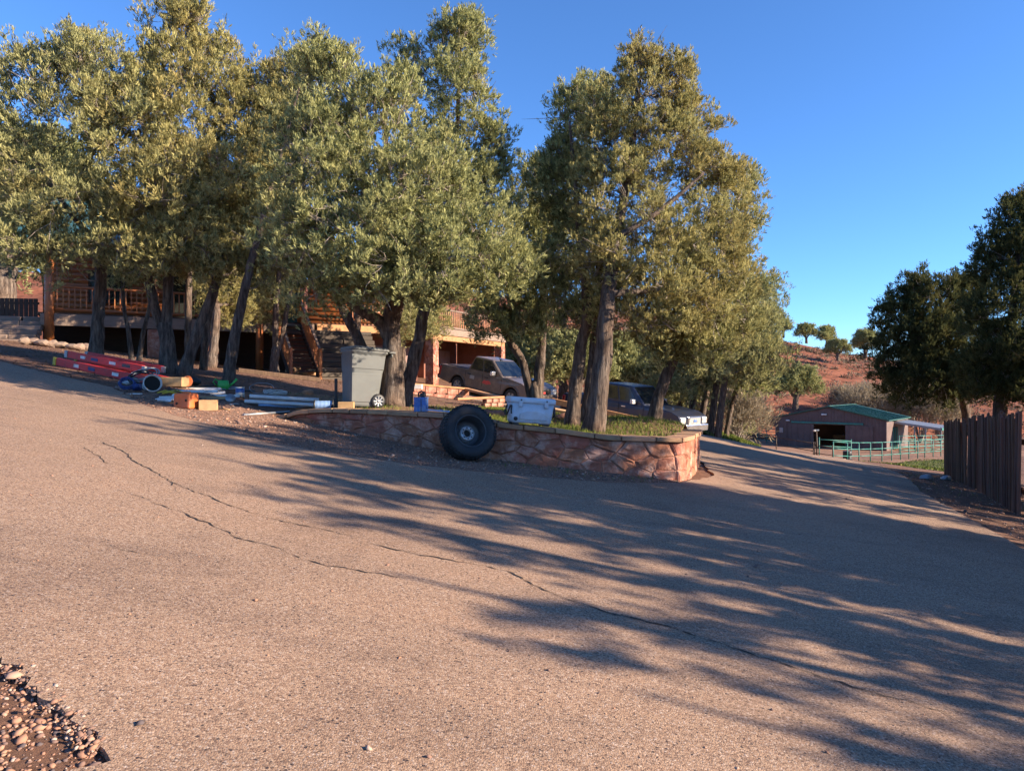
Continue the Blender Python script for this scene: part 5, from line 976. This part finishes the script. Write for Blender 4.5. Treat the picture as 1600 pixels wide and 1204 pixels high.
thing1('jug', MB().loft([rr3(.16, .12, .03, 0), rr3(.17, .13, .03, .03), rr3(.17, .13, .03, .18), rr3(.07, .07, .03, .24), rr3(.06, .06, .028, .28)], True, True), M['blue'], 214, 613, 'small blue jug between the rope and the tipped bucket', 'jug', (80, 0, 30), .08, 0)
ob = hit(291, 638); o = empty('orange_case', tuple(ob), R(-14), 'orange case with dark holes in the middle of the junk', 'case', 'junk laid out on the gravel')
MB().box((0, 0, .13), (.32, .26, .26), None, .96).build('body', M['orange'], o, .03, 2); MB().box((0, 0, .272), (.16, .05, .03)).build('handle', M['orange'], o, .01, 2)
for x, z in ((-.08, .09), (.1, .14)): MB().lathe([(.022, 0), (.022, .006), (0, .007)], 12, Matrix.Translation((x, -.131, z)) @ Matrix.Rotation(R(90), 4, 'X')).build('hole', M['black'], o)
o = empty('wood_crate', tuple(hit(326, 641)), R(18), 'small tan wooden box nearest the drive', 'crate', 'junk laid out on the gravel')
for y in (-.12, .12): MB().box((0, y, .09), (.28, .02, .18)).build('side_board', M['cardboard'], o)
for x in (-.13, .13): MB().box((x, 0, .09), (.02, .215, .17)).build('end_board', M['cardboard'], o)
MB().box((0, 0, .02), (.24, .215, .02)).build('bottom_board', M['cardboard'], o)
thing1('long_box', MB().box((0, 0, .11), (.78, .3, .22)), M['cardboard'], 266, 604, 'long tan carton lying behind the tipped bucket', 'carton', (0, 0, -8), 0, .012)
thing1('orange_bucket', MB().lathe([(0, 0), (.12, 0), (.145, .3), (.155, .3), (.155, .33), (.14, .33), (.115, .02), (0, .02)], 22), M['orange'], 283, 605, 'orange bucket lying at the end of the long carton', 'bucket', (85, 0, 60), .11, 0).scale = (.68,) * 3
for k, (px, py) in enumerate(((258, 616), (266, 617), (273, 615))): thing1('yellow_strap', MB().loft([[Vector((-.16, -.03, 0)), Vector((-.16, .03, 0)), Vector((-.16, .03, .02)), Vector((-.16, -.03, .02))], [Vector((0, -.04, .05)), Vector((0, .03, .07)), Vector((0, .03, .09)), Vector((0, -.04, .07))], [Vector((.17, -.03, .01)), Vector((.17, .04, .01)), Vector((.17, .04, .03)), Vector((.17, -.03, .03))]]), M['yellow'], px, py, ['left piece of yellow webbing by the tipped bucket', 'middle piece of yellow webbing by the tipped bucket', 'right piece of yellow webbing by the tipped bucket'][k], 'strap', (U(-15, 15), U(-10, 10), U(-40, 40)), .01, .004)
whites = (('pale vinyl strip left of the orange case', 256, 628, -30, .55), ('short white trim piece touching the orange case', 266, 624, 35, .42), ('white trim strip behind the orange case', 300, 614, 8, 1.1), ('bent white strip right of the long carton', 320, 610, -6, .8), ('white trim board near the green watering can', 330, 616, 14, .6), ('pale strip left of the paint can', 352, 621, -4, .7), ('yellowish strip between the orange case and paint can', 330, 624, 3, .9))
for lb, px, py, rz, L in whites: thing1('trim_strip', MB().add([(-L / 2, -.04, 0), (L / 2, -.04, 0), (L / 2, .0, .06), (-L / 2, .0, .06), (-L / 2, -.035, .0), (L / 2, -.035, .0), (L / 2, .06, .0), (-L / 2, .06, .0), (-L / 2, 0, .045), (L / 2, 0, .045)], [(0, 1, 2, 3), (3, 2, 6, 7), (4, 5, 9, 8), (8, 9, 6, 7), (0, 3, 7, 8, 4), (1, 5, 9, 6, 2)]), M['white'] if 'yellow' not in lb else M['cardboard'], px, py, lb, 'trim', (U(-6, 6), 0, rz), .01, 0)
thing1('duct_piece', MB().tube([(-.24, 0, 0), (.24, 0, .02)], .045, 12), M['alu'], 303, 637, 'short grey duct piece leaning at the orange case', 'pipe', (0, 8, 28), .06, .0)
thing1('duct_piece', MB().tube([(-.3, 0, 0), (.3, 0, .0)], .04, 12), M['alu'], 272, 630, 'short metal pipe left of the orange case', 'pipe', (0, 4, 24), .05, .0)
wc = empty('watering_can', tuple(hit(349, 608)), R(25), 'bright green watering can under the trees', 'watering can', 'junk laid out on the gravel')
MB().loft([rr3(.2, .15, .06, 0), rr3(.24, .17, .07, .08), rr3(.2, .15, .06, .19)], True, True).build('body', M['limegreen'], wc); MB().tube([(.09, 0, .05), (.2, 0, .14), (.27, 0, .22)], [.03, .022, .03], 8).build('spout', M['limegreen'], wc); MB().tube([(-.09, 0, .17), (-.16, 0, .22), (-.2, 0, .15), (-.12, 0, .06)], .014, 6).build('handle', M['limegreen'], wc)
pc_ = empty('paint_can', tuple(hit(375, 620)), 0, 'blue and white paint can left of the silver pipes', 'paint can', 'junk laid out on the gravel')
MB().lathe([(0, 0), (.085, 0), (.085, .09), (.085, .19), (.09, .195), (.085, .2), (.07, .195), (0, .195)], 24).build('can', M['white'], pc_); MB().lathe([(.0865, .085), (.0865, .175)], 24).build('label_band', M['bluemetal'], pc_); MB().tube([(-.085, 0, .16), (-.06, -.09, .1), (.06, -.09, .1), (.085, 0, .16)], .004, 5).build('bail', M['galv'], pc_)
thing1('round_tray', MB().lathe([(0, 0), (.10, 0), (.105, .015), (.1, .03), (0, .03)], 20), M['galv'], 360, 629, 'pale round lid left of the silver pipes', 'lid', (60, 0, 20), .08, 0)
for k, (dz, dy, lb) in enumerate(((.05, 0, 'front silver downspout pipe of the bundle left of the wire spool'), (.05, .13, 'rear silver downspout pipe of the bundle left of the wire spool'), (.15, .06, 'topmost silver downspout pipe of the bundle left of the wire spool'))):
    a, b = hit(382 + k * 3, 631), hit(497, 637, tz); a += Vector((0, dy, dz)); b += Vector((0, dy, dz)); c = (a + b) / 2; pp = MB().tube([a - c, (b - c)], .038, 16, False).tube([a - c, b - c], .033, 16, False).build('downspout_pipe', M['alu'], None, 0, loc=c); tag(pp, lb, 'pipe', 'silver pipes')
for lb, p0, p1, r, m_ in (('thin blue-grey conduit along the foot of the silver pipes', (404, 634), (505, 640), .02, 'bluewire'), ('thin pale pipe lying on gravel in front of the bundle', (380, 650), (452, 645), .022, 'galv'), ('long thin grey rod behind the paint can', (310, 611), (372, 608), .016, 'galv'), ('slim dark rod lying right of the long carton', (300, 606), (338, 603), .02, 'rubber')):
    a, b = hit(*p0) + Vector((0, 0, r)), hit(*p1) + Vector((0, 0, r)); c = (a + b) / 2; tag(MB().tube([a - c, b - c], r, 10).build('conduit', M[m_], None, 0, loc=c), lb, 'pipe', 'thin pipes')
thing1('wire_coil', coil(.26, 6, .75, .009, .012, 8), M['white'], 430, 617, 'loose coil of whitish wire left of the bin', 'wire', (8, 4, 0), .03, 0); thing1('wire_loop', coil(.3, 1, .5, .008, .01, 9), M['galv'], 408, 616, 'single upright grey wire loop left of the wire coil', 'wire', (60, 0, 15), .12, 0)
sp = at(506, 630, 12.35); spl = empty('wire_spool', (sp.x, sp.y, tz(sp.x, sp.y) + .09), R(8), 'black spool of pale blue wire left of the bin', 'spool')
for x in (-.155, .155): MB().lathe([(0, -.012), (.095, -.012), (.095, .012), (0, .012)], 22, Matrix.Translation((x, 0, 0)) @ Matrix.Rotation(R(90), 4, 'Y')).build('flange', M['blackplastic'], spl)
wd = MB(); pts = [(-.14 + .28 * i / 200, math.cos(i * 2 * math.pi / 16) * .068, math.sin(i * 2 * math.pi / 16) * .068) for i in range(201)]; wd.tube(pts, .0115, 6); wd.build('winding', M['bluewire'], spl); MB().tube([(-.15, 0, 0), (.15, 0, 0)], .05, 12).build('core', M['blackplastic'], spl)
wb_ = at(541, 634, 12.2); tag(MB().box((0, 0, .07), (.27, .14, .14)).build('wood_block', M['cardboard'], None, .008, 1, loc=(wb_.x, wb_.y, tz(wb_.x, wb_.y))), 'tan wood block between the wire spool and the bin', 'wood block').rotation_euler = (0, 0, R(6))
pb_ = at(525, 0, 12.9); tag(MB().box((0, 0, .28), (.05, .04, .56)).build('black_post', M['blackplastic'], None, .006, 1, loc=(pb_.x, pb_.y, tz(pb_.x, pb_.y))), 'short black upright bar against the left side of the bin', 'bar')
for k, (px, dz, rz) in enumerate(((594, .0, 10), (593, .07, 4), (592, .14, 16))):
    p = at(px, 0, 12.95); tag(MB().box((0, 0, .033), (.2, .1, .064)).build('brick', M['stone'], None, .006, 1, loc=(p.x, p.y, tz(p.x, p.y) + dz)), ['bottom', 'middle', 'top'][k] + ' brick of the little stack right of the bin', 'brick', 'bricks by the bin').rotation_euler = (0, 0, R(rz))
tin = at(658, 641, 11.3); tn_ = empty('blue_tin', (tin.x, tin.y, float(np.interp(tin.x, WX, WT)) + .004), R(-8), 'blue metal tin with a black handle on the wall left of the tyre', 'tin')
MB().loft([rr3(.2, .15, .015, 0), rr3(.2, .15, .015, .21)], True).build('body', M['bluemetal'], tn_); MB().loft([rr3(.21, .16, .018, .205), rr3(.21, .16, .018, .225)], True).build('rim', M['bluemetal'], tn_); MB().box((.02, -.076, .1), (.012, .006, .2)).build('seam', M['steelblack'], tn_)
MB().tube([(-.04, .02, .225), (-.05, .02, .29), (0, .02, .32), (.05, .02, .29), (.04, .02, .225)], .016, 6).build('handle', M['blackplastic'], tn_); MB().box((.03, .0, .26), (.09, .08, .07)).build('tool_grip', M['blackplastic'], tn_, .015, 1)
a, b = at(668, 640, 11.15), at(706, 643, 11.0); c = (a + b) / 2; tag(MB().bar(a - c, b - c, .1, .02).build('flat_bar', M['bluewire'], None, .004, 1, loc=c), 'flat pale blue strip lying on the wall behind the tyre', 'strip')
for k, (px, py, r) in enumerate(((760, 648, .11), (775, 650, .13), (878, 654, .12), (725, 642, .1))):
    p = hit(px, py, tz); tag(link('bed_rock', rock((r * 1.3, r, r * .7), 20 + k), M['mortar'], None, p + Vector((0, 0, r * .3))), ['dark rock in the grass left of the cooler', 'rock right up against the left of the cooler', 'dark rock just right of the cooler', 'small rock behind the top of the tyre'][k], 'rock', 'rocks in the tree bed')
for k, (px, py) in enumerate(((1447, 749), (1478, 750))): tag(link('white_rock', rock((.16, .12, .1), 40 + k), M['galv'], None, hit(px, py) + Vector((0, 0, .04))), ['pale stone on the ground left of the picket fence end', 'pale stone touching the far end of the picket fence'][k], 'rock', 'pale stones by the fence')
odd = (('rusty short pipe between the tipped bucket and the yellow webbing', 250, 621, 'brownpipe', .3, .02, 20), ('black handle tool lying left of the wood crate', 312, 634, 'rubber', .34, .018, -25), ('tan stick behind the orange case', 285, 618, 'cardboard', .5, .015, 12), ('grey rod right of the green watering can', 366, 606, 'galv', .45, .012, -8), ('dark bar behind the paint can', 385, 612, 'steelblack', .4, .02, 30), ('pale dowel in front of the blue rope', 208, 617, 'white', .35, .014, 8), ('thin tan lath right of the wood crate', 345, 640, 'cardboard', .4, .012, -12), ('black tube left of the wire coil', 398, 622, 'rubber', .3, .022, 18), ('rusty rod behind the green watering can', 335, 600, 'brownpipe', .6, .012, 5), ('grey pipe offcut by the round tray', 366, 634, 'galv', .2, .025, 50))
for lb, px, py, m_, L, r, rz in odd: thing1('scrap_rod', MB().tube([(-L / 2, 0, 0), (0, 0, .01), (L / 2, 0, 0)], r, 8), M[m_], px, py, lb, 'rod', (0, U(-4, 4), rz), r, 0)
lumps = (('crumpled grey rag behind the blue rope', 206, 602, 'galv', .13), ('crumpled black bag beside the long carton', 300, 601, 'rubber', .15), ('small tan stone left of the bin', 480, 616, 'cap', .11), ('white crumpled wrapper in front of the long carton', 276, 621, 'white', .07), ('brown clod in front of the silver pipes', 440, 628, 'cardboard', .06))
for k, (lb, px, py, m_, r) in enumerate(lumps): o = link('scrap_lump', rock((r * 1.3, r, r * .7), 70 + k), M[m_], None, hit(px, py) + Vector((0, 0, r * .4))); tag(o, lb, 'scrap', 'junk laid out on the gravel')
# ------------------------------------------------------------------ gravel, grass, litter, scrub
def pip(poly, X, Y):
    c = np.zeros(X.shape, bool); n = len(poly)
    for i in range(n):
        (x1, y1), (x2, y2) = poly[i], poly[(i + 1) % n]
        if y1 != y2: c ^= ((y1 > Y) != (y2 > Y)) & (X < (x2 - x1) * (Y - y1) / (y2 - y1) + x1)
    return c
PHI = (1 + 5 ** .5) / 2
ICO_ = np.array([(-1, PHI, 0), (1, PHI, 0), (-1, -PHI, 0), (1, -PHI, 0), (0, -1, PHI), (0, 1, PHI), (0, -1, -PHI), (0, 1, -PHI), (PHI, 0, -1), (PHI, 0, 1), (-PHI, 0, -1), (-PHI, 0, 1)], float) / 1.9
ICF_ = np.array([(0, 11, 5), (0, 5, 1), (0, 1, 7), (0, 7, 10), (0, 10, 11), (1, 5, 9), (5, 11, 4), (11, 10, 2), (10, 7, 6), (7, 1, 8), (3, 9, 4), (3, 4, 2), (3, 2, 6), (3, 6, 8), (3, 8, 9), (4, 9, 5), (2, 4, 11), (6, 2, 10), (8, 6, 7), (9, 8, 1)])
OCT = np.array([(1, 0, 0), (-1, 0, 0), (0, 1, 0), (0, -1, 0), (0, 0, 1), (0, 0, -1)], float); OCF = np.array([(0, 2, 4), (2, 1, 4), (1, 3, 4), (3, 0, 4), (2, 0, 5), (1, 2, 5), (3, 1, 5), (0, 3, 5)])
def stones(name, X, Y, Z, size, kind='stuff', low=False):
    ICO, ICF = (OCT, OCF) if low else (ICO_, ICF_); nv, nf = len(ICO), len(ICF); n = len(X); s = size * rng.lognormal(0, .5, n); V = ICO[None] * (1 + rng.normal(size=(n, nv, 1)) * .16) * (s[:, None] * np.array([1, .8, .55])[None])[:, None, :] * rng.uniform(.75, 1.25, (n, 1, 3))
    a = rng.uniform(0, 6.28, n); ca, sa = np.cos(a)[:, None], np.sin(a)[:, None]; x = V[..., 0] * ca - V[..., 1] * sa; y = V[..., 0] * sa + V[..., 1] * ca; t = rng.normal(size=(n, 1)) * .35; z = V[..., 2] + x * t
    W = np.stack([x + X[:, None], y + Y[:, None], z + (Z + s * .18)[:, None]], 2).reshape(-1, 3); F = (ICF[None] + (np.arange(n) * nv)[:, None, None]).reshape(-1, 3)
    return tag(link(name, npmesh(name, W, F, False, np.repeat(rng.random(n), nf)), M['gravel']), kind=kind)
DP = [tuple(p) for p in drive_poly]
X = rng.uniform(-3.0, -1.2, 26000); Y = rng.uniform(1.7, 3.3, 26000); k = ~pip(DP, X, Y) & (X * -.9 + 0 < Y * 2.2); X, Y = X[k][:4500], Y[k][:4500]
stones('corner_gravel', X, Y, G(X, Y), .0068)
e_ = [hit(px, py) for px, py in ((0, 1046), (30, 1062), (62, 1090), (95, 1118), (120, 1145), (135, 1165), (150, 1185))]; X = np.concatenate([rng.uniform(a.x, b.x, 60) for a, b in zip(e_[:-1], e_[1:])]); Y = np.interp(X, [p.x for p in e_], [p.y for p in e_]) + rng.normal(size=len(X)) * .04 + .01; stones('edge_crumbs', X, Y, G(X, Y) + .024, .0065, 'stuff')
GP = [tuple(p) for p in gravel_poly]
X = rng.uniform(-9, 4, 60000); Y = rng.uniform(9, 15.5, 60000); k = pip(GP, X, Y); X, Y = X[k][:10000], Y[k][:10000]; stones('wall_gravel', X, Y, G(X, Y) + .012, .0095, low=True)
X = rng.uniform(-8, 9, 3000); Y = rng.uniform(2, 16, 3000); k = pip(DP, X, Y); stones('loose_grit', X[k], Y[k], G(X[k], Y[k]) + .03, .006, low=True)
X = rng.uniform(7, 14, 9000); Y = rng.uniform(7, 24, 9000); k = ~pip(DP, X, Y); stones('shoulder_gravel', X[k], Y[k], G(X[k], Y[k]), .012, low=True)
def blades(name, X, Y, Z, h, w, mat, lean=.5):
    n = len(X); a = rng.uniform(0, 6.28, n); H = h * rng.uniform(.45, 1.4, n); b = np.stack([X, Y, Z - .01], 1); s = np.stack([np.cos(a), np.sin(a), 0 * a], 1) * (w * rng.uniform(.6, 1.4, n))[:, None]
    d = np.stack([rng.normal(size=n) * lean, rng.normal(size=n) * lean, np.ones(n)], 1); d /= np.linalg.norm(d, axis=1, keepdims=True)
    V = np.stack([b - s, b + s, b + d * H[:, None]], 1).reshape(-1, 3); return tag(link(name, npmesh(name, V, np.arange(3 * n).reshape(-1, 3), False, rng.random(n)), M[mat]), kind='stuff')
BP = [tuple(p) for p in bed_poly]
X = rng.uniform(-5, 4.6, 90000); Y = rng.uniform(11, 20, 90000); dens = .5 + .5 * vnoise(X, Y, 1.3, 21) + .55 * (X > -.6) - .55 * (X < -1.2); k = pip(BP, X, Y) & (rng.random(len(X)) < np.clip(dens, .03, 1)); X, Y = X[k][:36000], Y[k][:36000]
blades('bed_grass', X, Y, _T(X, Y), .075, .006, 'grass')
LP_ = [tuple(p) for p in lawn_poly]; X = rng.uniform(14, 36, 40000); Y = rng.uniform(28, 53, 40000); k = pip(LP_, X, Y); blades('lawn_grass', X[k], Y[k], G(X[k], Y[k]) + .01, .10, .02, 'grass')
BK = [tuple(p) for p in bank_poly]; X = rng.uniform(6.5, 15, 30000); Y = rng.uniform(27.5, 44, 30000); k = pip(BK, X, Y); blades('bank_grass', X[k], Y[k], bankz(X[k], Y[k]) + .01, .14, .015, 'grass')
X = np.concatenate([rng.uniform(-.6, 3.8, 1500), rng.uniform(8.5, 13, 700)]); Y = np.concatenate([rng.uniform(10.2, 12.2, 1500), rng.uniform(12, 21, 700)]); k = ~pip(BP, X, Y) & ~pip(DP, X, Y) & (vnoise(X, Y, 2.2, 5) > .02); blades('verge_weeds', X[k], Y[k], G(X[k], Y[k]), .09, .007, 'grass', .8)
X = rng.uniform(-20, 4, 26000); Y = rng.uniform(13, 30, 26000); k = ~pip(DP, X, Y); Z = np.maximum(G(X, Y), np.where(pip(BP, X, Y), _T(X, Y), -99)); blades('needle_litter', X[k], Y[k], Z[k] + .01, .05, .012, 'litter', 3)
# scrub on the red hill
nS = 8500; X = rng.uniform(-20, 125, nS); Y = rng.uniform(70, 156, nS); Z = hillz(X, Y); k = (Z > G(X, Y) - .1) & (vnoise(X, Y, .12, 8) + rng.normal(size=nS) * .35 > -.16); X, Y, Z = X[k], Y[k], Z[k]; n = len(X); m = 24
j = np.repeat(np.arange(n), m); r = rng.uniform(.35, 1.05, n)[j]; q = rng.normal(size=(n * m, 3)); q /= np.linalg.norm(q, axis=1, keepdims=True); q[:, 2] = np.abs(q[:, 2]) * .62
base = np.stack([X[j], Y[j], Z[j]], 1) + q * (r * rng.random(n * m) ** .5)[:, None]; dd = q + rng.normal(size=q.shape) * .4; w = np.cross(dd, rng.normal(size=q.shape)); w /= np.linalg.norm(w, axis=1, keepdims=True)
V = np.stack([base - w * .05, base + w * .09, base + dd * rng.uniform(.2, .42, (n * m, 1))], 1).reshape(-1, 3)
tag(link('hill_scrub', npmesh('hill_scrub', V, np.arange(n * m * 3).reshape(-1, 3), False, np.clip(np.repeat(rng.random(n), m) * .75 + rng.random(n * m) * .25, 0, 1)), M['scrub']), kind='stuff')
# bare brush behind the barn
def brush(px, d, h, w, label, seed):
    rg = np.random.default_rng(seed); random.seed(seed); p = onhill(px, d); root = empty('bare_shrub', p, 0, label, 'shrub', 'bare brush behind the barn'); st_ = MB(); C = []
    for k in range(26):
        a = U(0, 6.28); l = U(.5, 1); e = Vector((math.cos(a) * w * l * .8, math.sin(a) * w * l * .8, h * U(.55, 1))); st_.tube([(0, 0, -.1), e * .5 + Vector((0, 0, h * .12)), e], [.05, .035, .012], 4, False); C.append(e[:])
    st_.build('stems', M['twig'], root); C = np.array(C * 2) + rg.normal(size=(52, 3)) * .35; O = C / np.linalg.norm(C, axis=1, keepdims=True); Vv, F, A = leaves(C, O, np.full(len(C), .75), 42, 4, .42, .055, rg, .6); link('crown', npmesh('crown', Vv, F, False, A), M['dry'], root)
for i, (px, d, h, w, lb) in enumerate(((1345, 82, 4.6, 2.4, 'tall bare shrub rising just behind the barn ridge'), (1375, 84, 5.0, 2.6, 'bare shrub behind the middle of the barn roof'), (1405, 82, 4.8, 2.6, 'bare shrub above the right barn eave'), (1438, 80, 4.6, 2.6, 'bare shrub behind the lean-to roof'), (1470, 80, 4.6, 2.6, 'bare shrub beyond the right end of the lean-to'), (1325, 88, 3.6, 2.0, 'low bare shrub left of the barn ridge'), (1425, 90, 5.4, 3.0, 'farther bare shrub up the slope behind the lean-to'), (1150, 44, 2.4, 1.4, 'tan bare shrub behind the leaning row of trunks'), (1085, 46, 3.0, 1.8, 'dry tan shrub behind the dark blue pickup hood'))): brush(px, d, h, w, lb, 300 + i)
